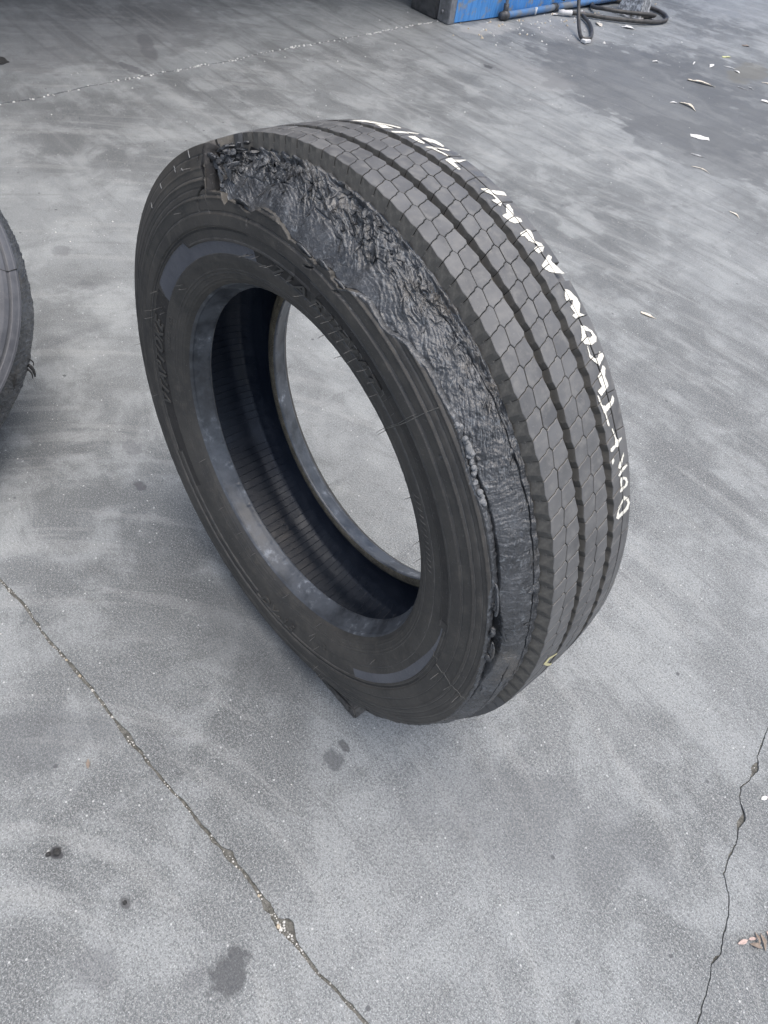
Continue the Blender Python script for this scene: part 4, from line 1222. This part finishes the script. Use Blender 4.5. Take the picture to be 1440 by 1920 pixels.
# ------------------------------------------------------------------ rubber wedge that stops the tyre rolling
chock = empty("wheel_chock", (-.17, .06, 0))
tag(chock, "small black rubber wedge on the concrete tucked under the standing tyre", "wheel chock")
V = []
for y in (.0, .112):
    V += [(-.243, y, 0), (-.075, y, 0), (-.075, y, .004), (-.215, y, .030), (-.236, y, .030), (-.245, y, .012)]
F = [(0, 1, 2, 3, 4, 5), (11, 10, 9, 8, 7, 6)] + [(i, i + 6, (i + 1) % 6 + 6, (i + 1) % 6) for i in range(6)]
me = mesh_from("wedge_body", V, F, M_sidedark)
bm = bmesh.new(); bm.from_mesh(me); bmesh.ops.recalc_face_normals(bm, faces=bm.faces[:]); bmesh.ops.bevel(bm, geom=bm.edges[:], offset=.0025, segments=2, affect='EDGES'); bm.to_mesh(me); bm.free()
link("wedge_body", me, chock)
for k_ in range(5):
    x = -.226 + k_ * .028
    link("grip_rib", box_mesh("grip_rib", (x, .1118, .004), (x + .012, .1136, max(.006, .024 - max(0, (x + .215)) * .18)), M_sidedark, .0006), chock)

# ------------------------------------------------------------------ second tyre, leaning back at the left edge
t2 = empty("leaning_truck_tyre", (.9937, .596, 0.0))
tag(t2, "grey truck tyre tilted back at the left picture edge, its outer tread stripped away", "tyre")
C2 = np.array([.9937, .596, .389]); N2 = np.array([-.6779, .0090, .7351]); N2 /= np.linalg.norm(N2)
A2 = np.cross(N2, [0, 1, 0]); A2 /= np.linalg.norm(A2); B2 = np.cross(N2, A2)
def TP2(t, r, z):
    t = np.radians(np.asarray(t, float)); r = np.asarray(r, float); z = np.asarray(z, float)
    return C2 + (r * np.cos(t))[..., None] * A2 + (r * np.sin(t))[..., None] * B2 + z[..., None] * N2
tc = np.arange(0, 360, .5)
r_ = np.linspace(.2875, .432, 150)
T, Rr = np.meshgrid(tc, r_, indexing='ij')
zc = np.interp(Rr, [.2875, .30, .33, .37, .40, .42, .432], [.094, .106, .119, .1235, .119, .112, .1065])
rel = -.0018 * (sstep(.4085, .4095, Rr) - sstep(.4140, .4150, Rr)) + .0008 * bumpf(Rr, .4285, .001) + .0008 * bumpf(Rr, .385, .002) - .0010 * bumpf(Rr, .345, .001) + .0003 * fbm(T * .3, Rr * 50, 3, 71)
M_side2 = rubber('grey_sidewall_rubber', (.060, .063, .072), (.092, .096, .108), .5, (.13, .13, .14), .4, .9, .2)
M_side2d = rubber('grey_sidewall_groove', (.05, .052, .058), (.07, .072, .078), .6, (.10, .10, .11), .4, .9, .2)
rm2 = (Rr[:, :-1] + Rr[:, 1:]) / 2
mi2 = ((rm2 > .4090) & (rm2 < .4145)).astype(int)
link("sidewall", grid_mesh("sidewall", TP2(T, Rr, zc + rel), [M_side2, M_side2d], close_u=True, matidx=mi2), t2)
# stripped casing
tc2 = np.arange(0, 360, .22)
pr2 = np.array([(.432, .1065), (.4315, .101), (.430, .092), (.438, .078), (.448, .060), (.457, .042), (.4610, .028), (.4625, .014), (.4630, -.03), (.4630, -.07), (.455, -.100), (.43, -.112), (.37, -.124), (.2875, -.095)])
s = np.linspace(0, len(pr2) - 1, 120)
r_ = np.interp(s, range(len(pr2)), pr2[:, 0]); z_ = np.interp(s, range(len(pr2)), pr2[:, 1])
T, Rr = np.meshgrid(tc2, r_, indexing='ij'); Z = np.repeat(z_[None], len(tc2), 0)
mask = sstep(.108, .098, Z) * sstep(.0, .03, Z)
U2 = np.radians(T) * .45
w_ = fbm(U2 * 24, Z * 24, 4, 72)
hh = .0045 * fbm(U2 * 30, Z * 40, 4, 73) + .0028 * ((U2 * 70 + Z * 60 + w_ * 1.5) % 1 - .5) + .003 * (ridged(U2 * 60 + w_, Z * 100, 4, 74) - .6)
Rr = Rr + hh * (mask + .08) + .0022 * np.round(vnoise(U2 * 4, Z * 0, 75) * 2 - 1) * bumpf(Z, .03, .004)
M_torn2 = M_torn
link("stripped_casing", grid_mesh("stripped_casing", TP2(T, Rr, Z), [M_torn2], close_u=True), t2)
pr3 = np.array([(.2875, .0940), (.280, .078), (.2737, .0693), (.29, .074), (.33, .100), (.37, .106), (.41, .09), (.43, .05), (.434, 0)])
pr3 = np.concatenate([pr3, pr3[:-1][::-1] * (1, -1)])
s = np.linspace(0, len(pr3) - 1, 60)
T, Rr = np.meshgrid(np.arange(0, 360, 2), np.interp(s, range(len(pr3)), pr3[:, 0]), indexing='ij')
link("inner_liner", grid_mesh("inner_liner2", TP2(T, Rr, np.repeat(np.interp(s, range(len(pr3)), pr3[:, 1])[None], T.shape[0], 0)), [M_liner], close_u=True), t2)
# which angle of this tyre faces the picture: the side towards -Y
def t2ang(p):
    d = np.array(p) - C2; return math.degrees(math.atan2(d @ B2, d @ A2))
tq = t2ang((.95, .10, .35))
# crack line across the sidewall and a hanging shred
P_ = [TP2(74 + .5 * math.sin(i), .33 + .102 * i / 14, .1245 - .016 * max(0, (i - 7) / 7)) for i in range(15)]
link("sidewall_crack", tube_mesh("sidewall_crack", P_, .0010, M_crumb, 5), t2)
for dt, L_, w_s in ((51.5, .030, .0035), (50.3, .024, .002), (53, .016, .0015)):
    p0 = TP2(dt, .462, .026)
    P_ = [p0 + np.array([-.30, -.10, -1.0]) * L_ * a + np.array([0, -.004, 0]) * math.sin(a * 3) for a in (0, .25, .5, .75, 1.0)]
    link("rubber_shred", tube_mesh("rubber_shred", P_, [w_s, w_s * 1.1, w_s, w_s * .8, w_s * .4], M_crumb, 6), t2)
P_ = [TP2(46.5 - i * .8, .4440 + .006 * i / 7, .073 - .004 * i) for i in range(8)]
link("deep_split", tube_mesh("deep_split", P_, [.0008, .003, .004, .0045, .004, .003, .002, .0008], M_crumb, 6), t2)

# ------------------------------------------------------------------ workshop behind: post, blue wall, roof
shop = empty("workshop_building", (2.9, -3.2, 0))
tag(shop, "blue painted workshop wall with a dark steel corner post at its end", "building")
link("wall_panel", box_mesh("wall_panel", (2.742, -4.75, .004), (3.04, -3.150, 2.79), M_blue, .004), shop)
link("plinth", box_mesh("plinth", (2.752, -8.5, .001), (3.04, -4.752, 2.79), M_blue, .004), shop)
link("corner_post", box_mesh("corner_post", (2.835, -3.148, .002), (3.055, -3.078, 2.79), M_darksteel, .006), shop)
link("corner_flange", box_mesh("corner_flange", (2.738, -3.149, .002), (2.833, -3.094, 2.79), M_steel, .004), shop)
for x, z in ((2.79, .055), (2.95, .11), (2.79, .75), (2.95, .9)):
    P_ = [(x, -3.094 + (.016 if x > 2.9 else 0), z), (x, -3.080 + (.016 if x > 2.9 else 0), z)]
    link("bolt", tube_mesh("bolt", P_, .011, M_steel, 8), shop)
link("shade_roof", box_mesh("shade_roof", (2.60, -8.5, 2.80), (9.5, 6.5, 2.95), M_darksteel), shop)  # out of view; extent and height set to shade the ground below
link("shade_back_wall", box_mesh("shade_back_wall", (9.3, -8.5, 0.001), (9.5, 6.5, 2.79), M_darksteel), shop)  # unseen wall added to darken the ground under the canopy
for x, h in ((2.733, .6),):
    pass
pipe = empty("blue_wall_pipe", (2.70, -3.6, .03))
tag(pipe, "painted pipe running along the foot of the blue wall with a thin riser", "pipe")
link("pipe_run", tube_mesh("pipe_run", spline([(2.700, -3.560, .026), (2.712, -3.9, .027), (2.722, -4.3, .030), (2.728, -4.9, .032), (2.728, -6.0, .034)], 6), .019, M_pipe, 12), pipe)
link("end_fitting", tube_mesh("end_fitting", [(2.699, -3.525, .026), (2.6995, -3.548, .026), (2.700, -3.549, .026), (2.7015, -3.585, .026)], [.022, .022, .026, .026], M_darksteel, 12), pipe)
link("riser", tube_mesh("riser", spline([(2.708, -3.572, .03), (2.716, -3.572, .25), (2.722, -3.572, .9), (2.722, -3.572, 2.2)], 5), .0105, M_steel, 8), pipe)
link("riser_joint", tube_mesh("riser_joint", [(2.706, -3.572, .024), (2.710, -3.572, .085)], .017, M_darksteel, 8), pipe)
link("pipe_collar", tube_mesh("pipe_collar", [(2.717, -4.07, .029), (2.719, -4.10, .029)], .0235, M_darksteel, 12), pipe)
link("drip", tube_mesh("drip", [(2.692, -3.86, .012), (2.694, -3.86, .05)], [.006, .009], M_paper, 6), pipe)

hang = tag(link("hanging_hose", tube_mesh("hanging_hose", spline([(2.66, -4.02, 1.15), (2.63, -4.02, .62), (2.54, -4.0, .29), (2.42, -3.93, .10), (2.30, -3.83, .03), (2.245, -3.80, .018), (2.235, -3.86, .018), (2.32, -3.99, .018), (2.44, -4.115, .018), (2.56, -4.20, .018)], 7), .0115, M_hose, 10)),
    "black rubber hose hanging in a loop that touches the ground", "hose")
link("hose_clip", box_mesh("hose_clip", (2.205, -3.835, .004), (2.240, -3.775, .020), M_paper, .002), hang)
up = tag(link("upright_hose", tube_mesh("upright_hose", spline([(2.735, -4.20, 1.4), (2.725, -4.19, .7), (2.71, -4.17, .3), (2.69, -4.12, .07)], 6), .0125, M_hose, 8)),
    "short dark hose rising against the blue wall behind the pipe", "hose")
coil = tag(link("coiled_hose", tube_mesh("coiled_hose", spline([(2.615, -4.135, .022), (2.56, -4.25, .019), (2.47, -4.36, .018), (2.375, -4.50, .020), (2.31, -4.66, .018), (2.30, -4.80, .016), (2.345, -4.91, .016), (2.44, -4.975, .016), (2.56, -4.97, .016),
    (2.68, -4.88, .018), (2.745, -4.72, .020), (2.735, -4.55, .022), (2.66, -4.44, .024), (2.56, -4.42, .042), (2.46, -4.50, .046), (2.385, -4.63, .046), (2.35, -4.74, .040), (2.40, -4.80, .016), (2.42, -4.72, .015), (2.47, -4.63, .015)], 7), .0125, M_hose, 10)),
    "black rubber hose coiled flat on the concrete by the blue wall", "hose")
link("hose_end", tube_mesh("hose_end", [(2.655, -4.06, .022), (2.640, -4.085, .022), (2.632, -4.10, .022), (2.612, -4.140, .022)], [.013, .017, .014, .018], M_paper, 8), coil)
foot = empty("steel_foot", (2.52, -4.74, 0))
tag(foot, "spattered grey steel foot block standing inside the coiled hose", "steel foot")
ft = box_mesh("foot_block", (-.085, -.125, .001), (.085, .125, .26), M_crust, .004, .30)
o = link("foot_block", ft, foot); o.matrix_parent_inverse = Matrix.Identity(4); o.rotation_euler = (0, 0, R(17))
o2 = link("foot_plate", box_mesh("foot_plate", (-.10, -.14, .0005), (.10, .14, .010), M_crust, .002), foot); o2.matrix_parent_inverse = Matrix.Identity(4); o2.rotation_euler = (0, 0, R(17))
o3 = link("anchor_bolt", tube_mesh("anchor_bolt", [(-.075, .01, .14), (-.10, .01, .145)], .018, M_darksteel, 8), foot); o3.matrix_parent_inverse = Matrix.Identity(4); o3.rotation_euler = (0, 0, R(17))

# ------------------------------------------------------------------ litter on the ground
def L0(a, b): return math.hypot(a[0] - b[0], a[1] - b[1])
def leaf(name, a, b, width, mat, label, cat, curl=.25, arch=.2, seed=0, tip=.15, group=None, square=False, bend=0.0):
    if L0(a, b) < .05: arch, curl, tip = arch * 4, curl * 1.6, .05
    a = np.array(a, float); b = np.array(b, float); L_ = np.linalg.norm(b - a); d = (b - a) / L_; nn = np.array([-d[1], d[0]])
    n, w = 12, 5
    V = []
    for top in (1, 0):
        for i in range(n):
            s = i / (n - 1)
            ww = width * (.5 if square else .5 * max(.06, math.sin(math.pi * min(1, tip + s * (1 - tip))) ** 1.1)) * (1 + .7 * float(fbm(np.array(s * 5.), np.array(seed * 1.3), 2, seed)))
            for j in range(w):
                q_ = (j / (w - 1)) * 2 - 1
                p = a + d * L_ * s + nn * (ww * q_ + bend * L_ * math.sin(math.pi * s))
                z = .0012 + arch * L_ * .10 * math.sin(math.pi * s) ** 2 + curl * ww * q_ * q_ + .0006 * float(fbm(np.array(s * 9.), np.array(q_ * 2.), 2, seed)) * (L_ / .03)
                V.append((p[0], p[1], max(.0012, z) + (.0005 if top else -.0003)))
    F = []
    N_ = n * w
    for i in range(n - 1):
        for j in range(w - 1):
            q_ = (i * w + j, (i + 1) * w + j, (i + 1) * w + j + 1, i * w + j + 1)
            F.append(q_[::-1]); F.append(tuple(N_ + k for k in q_))
    rim = [i * w for i in range(n)] + [(n - 1) * w + j for j in range(1, w)] + [i * w + w - 1 for i in range(n - 2, -1, -1)] + [j for j in range(w - 2, 0, -1)]
    for k in range(len(rim)):
        x_, y_ = rim[k], rim[(k + 1) % len(rim)]
        F.append((x_, y_, y_ + N_, x_ + N_))
    c = (a + b) / 2
    me = mesh_from(name, [(x - c[0], y - c[1], z) for x, y, z in V], F, mat, not square)
    o = bpy.data.objects.new(name, me); COL.objects.link(o); o.location = (c[0], c[1], 0)
    return tag(o, label, cat, group)
LF = [
 ("dry_leaf", (1.560, -3.955), (1.415, -4.035), .026, M_leaf, "long curled cream leaf, the largest scrap on the dark patch at upper right", "leaf", .5, .3),
 ("dry_leaf", (1.365, -3.560), (1.250, -3.548), .020, M_leaf, "curled tan leaf bent like a bow, between the cream leaf and the white card", "leaf", .6, .35),
 ("paper_scrap", (1.075, -3.215), (1.000, -3.275), .038, M_paper, "flat white rectangular scrap of card on the dark concrete", "paper", 0, 0),
 ("paper_scrap", (0.946, -3.010), (0.885, -3.040), .020, M_crust, "faint grey torn scrap lying just below the white card", "paper", .1, 0),
 ("leaf_sliver", (0.860, -2.880), (0.770, -2.900), .007, M_leaf, "thin pale curled sliver at the edge of the dark patch", "sliver", .1, .2),
 ("dry_leaf", (1.842, -3.995), (1.818, -4.032), .018, M_paper, "small white leaf left of the long curled cream leaf", "leaf", .3, .2),
 ("leaf_sliver", (1.708, -4.255), (1.735, -4.325), .008, M_paper, "thin white sliver above the long curled cream leaf", "sliver", .2, .3),
 ("dry_leaf", (1.630, -4.330), (1.655, -4.420), .022, M_paper, "plump white leaf above and right of the long cream leaf", "leaf", .4, .2),
 ("dry_leaf", (1.712, -4.625), (1.690, -4.700), .024, M_leafy, "yellow green leaf, the only coloured one on the dark patch", "leaf", .2, .1),
 ("paper_scrap", (1.392, -3.505), (1.372, -3.548), .014, M_paper, "small white flake left of the bent tan leaf", "scrap", .1, .1),
 ("leaf_sliver", (0.512, -2.640), (0.450, -2.618), .010, M_leaf, "crescent shaped pale sliver near the right edge below the dark patch", "sliver", .2, .2),
 ("dry_leaf", (0.268, -1.600), (0.214, -1.618), .014, M_leaf, "single small pale leaf alone on the grey concrete right of the tyre", "leaf", .3, .15),
 ("leaf_sliver", (1.612, -4.470), (1.540, -4.505), .009, M_paper, "straight white sliver right of the plump white leaf", "sliver", .1, .2),
 ("dry_leaf", (1.532, -4.468), (1.488, -4.458), .018, M_paper, "stubby white leaf touching the end of a straight sliver", "leaf", .2, .1),
 ("leaf_sliver", (1.370, -4.205), (1.295, -4.225), .008, M_crust, "thin grey sliver at mid height near the right edge", "sliver", .1, .1),
 ("leaf_sliver", (1.330, -4.285), (1.285, -4.270), .009, M_crust, "shorter grey sliver beside a longer one near the right edge", "sliver", .1, .1),
 ("leaf_sliver", (1.340, -4.470), (1.290, -4.510), .010, M_leaf, "pale sliver cut by the right edge of the picture, upper one", "sliver", .2, .1),
 ("paper_scrap", (1.175, -4.160), (1.095, -4.180), .045, M_paper, "white scrap cut by the right edge of the picture", "paper", .1, .1),
 ("paper_scrap", (-.850, -.403), (-.856, -.418), .007, M_paper, "white chip just right of the ragged crack", "chip", .1, .1),
 ("dry_leaf", (-.944, -.146), (-.953, -.166), .0065, M_leafp, "pink curled leaf at the left end of the lower right leaf cluster", "leaf", .4, .3),
 ("dry_leaf", (-.953, -.167), (-.962, -.180), .005, M_leafp, "pale pink leaf at the top of the lower right leaf cluster", "leaf", .3, .3),
 ("dry_leaf", (-.958, -.163), (-.976, -.174), .0055, M_leafb, "brown curled leaf at the bottom of the lower right leaf cluster", "leaf", .5, .4),
 ("dry_leaf", (-.962, -.192), (-.982, -.174), .0055, M_leafb, "brown leaf in the middle of the lower right leaf cluster", "leaf", .5, .3),
 ("dry_leaf", (-.968, -.204), (-.988, -.188), .006, M_leafp, "pink pointed leaf at the right end of the lower right leaf cluster", "leaf", .3, .3),
 ("dry_leaf", (-.955, -.186), (-.973, -.170), .004, M_leafb, "small dark leaf tucked inside the lower right leaf cluster", "leaf", .5, .5),
 ("dry_leaf", (1.795, -5.035), (1.765, -5.085), .026, M_leafb, "brown leaf on the pale strip near the top right corner", "leaf", .4, .2),
 ("dry_leaf", (2.470, -4.245), (2.395, -4.205), .035, M_leaf, "cream leaf on the ground between the two hoses", "leaf", .3, .3),
 ("paper_scrap", (2.350, -4.370), (2.280, -4.440), .040, M_paper, "white crumpled scrap in front of the coiled hose", "paper", .4, .3),
 ("dry_leaf", (2.640, -4.260), (2.60, -4.335), .060, M_leafp, "broad pinkish leaf by the end of the coiled hose", "leaf", .3, .3),
 ("paper_scrap", (2.685, -4.02), (2.655, -4.075), .035, M_paper, "white scrap under the pipe beside the hose fitting", "paper", .3, .3),
 ("leaf_sliver", (1.375, -4.735), (1.330, -4.660), .010, M_paper, "bent white sliver in the brown stain near the right edge", "sliver", .2, .2),
 ("dry_leaf", (-.025, .535), (-.010, .527), .006, M_leafb, "tiny brown flake beside the joint at left", "leaf", .2, .2),
]
for i, (nm, a, b, w, mt, lb, ct, cu, ar) in enumerate(LF):
    leaf(nm, a, b, w, mt, lb, ct, cu, ar, seed=i + 3, square=(nm == "paper_scrap" and cu < .05), bend=(.16 if "bow" in lb or "crescent" in lb or "curled sliver" in lb else 0))
o = leaf("rubber_scrap", (3.01, -.50), (2.955, -.60), .10, M_crumb, "flat black rubber scrap at the top left edge of the picture", "rubber scrap", .1, .1, 77)
def crumb(x, y, s, label):
    bm = bmesh.new(); bmesh.ops.create_icosphere(bm, subdivisions=2, radius=s)
    for v in bm.verts:
        v.co *= 1 + .5 * float(fbm(v.co.x / s * 1.3 + x * 90, v.co.y / s * 1.3 + v.co.z / s, 2, 5)); v.co.z = v.co.z * .6 + s * .5
    me = bpy.data.meshes.new("rubber_crumb"); bm.to_mesh(me); bm.free(); me.materials.append(M_crumb)
    o = bpy.data.objects.new("rubber_crumb", me); COL.objects.link(o); o.location = (x, y, 0)
    tag(o, label, "crumb")
crumb(-.118, .634, .0055, "black crumb left of the long joint, larger of a touching pair")
crumb(-.112, .645, .0038, "smaller black crumb touching a larger one left of the long joint")
crumb(-.250, .587, .0030, "lone black crumb low on the left slab")
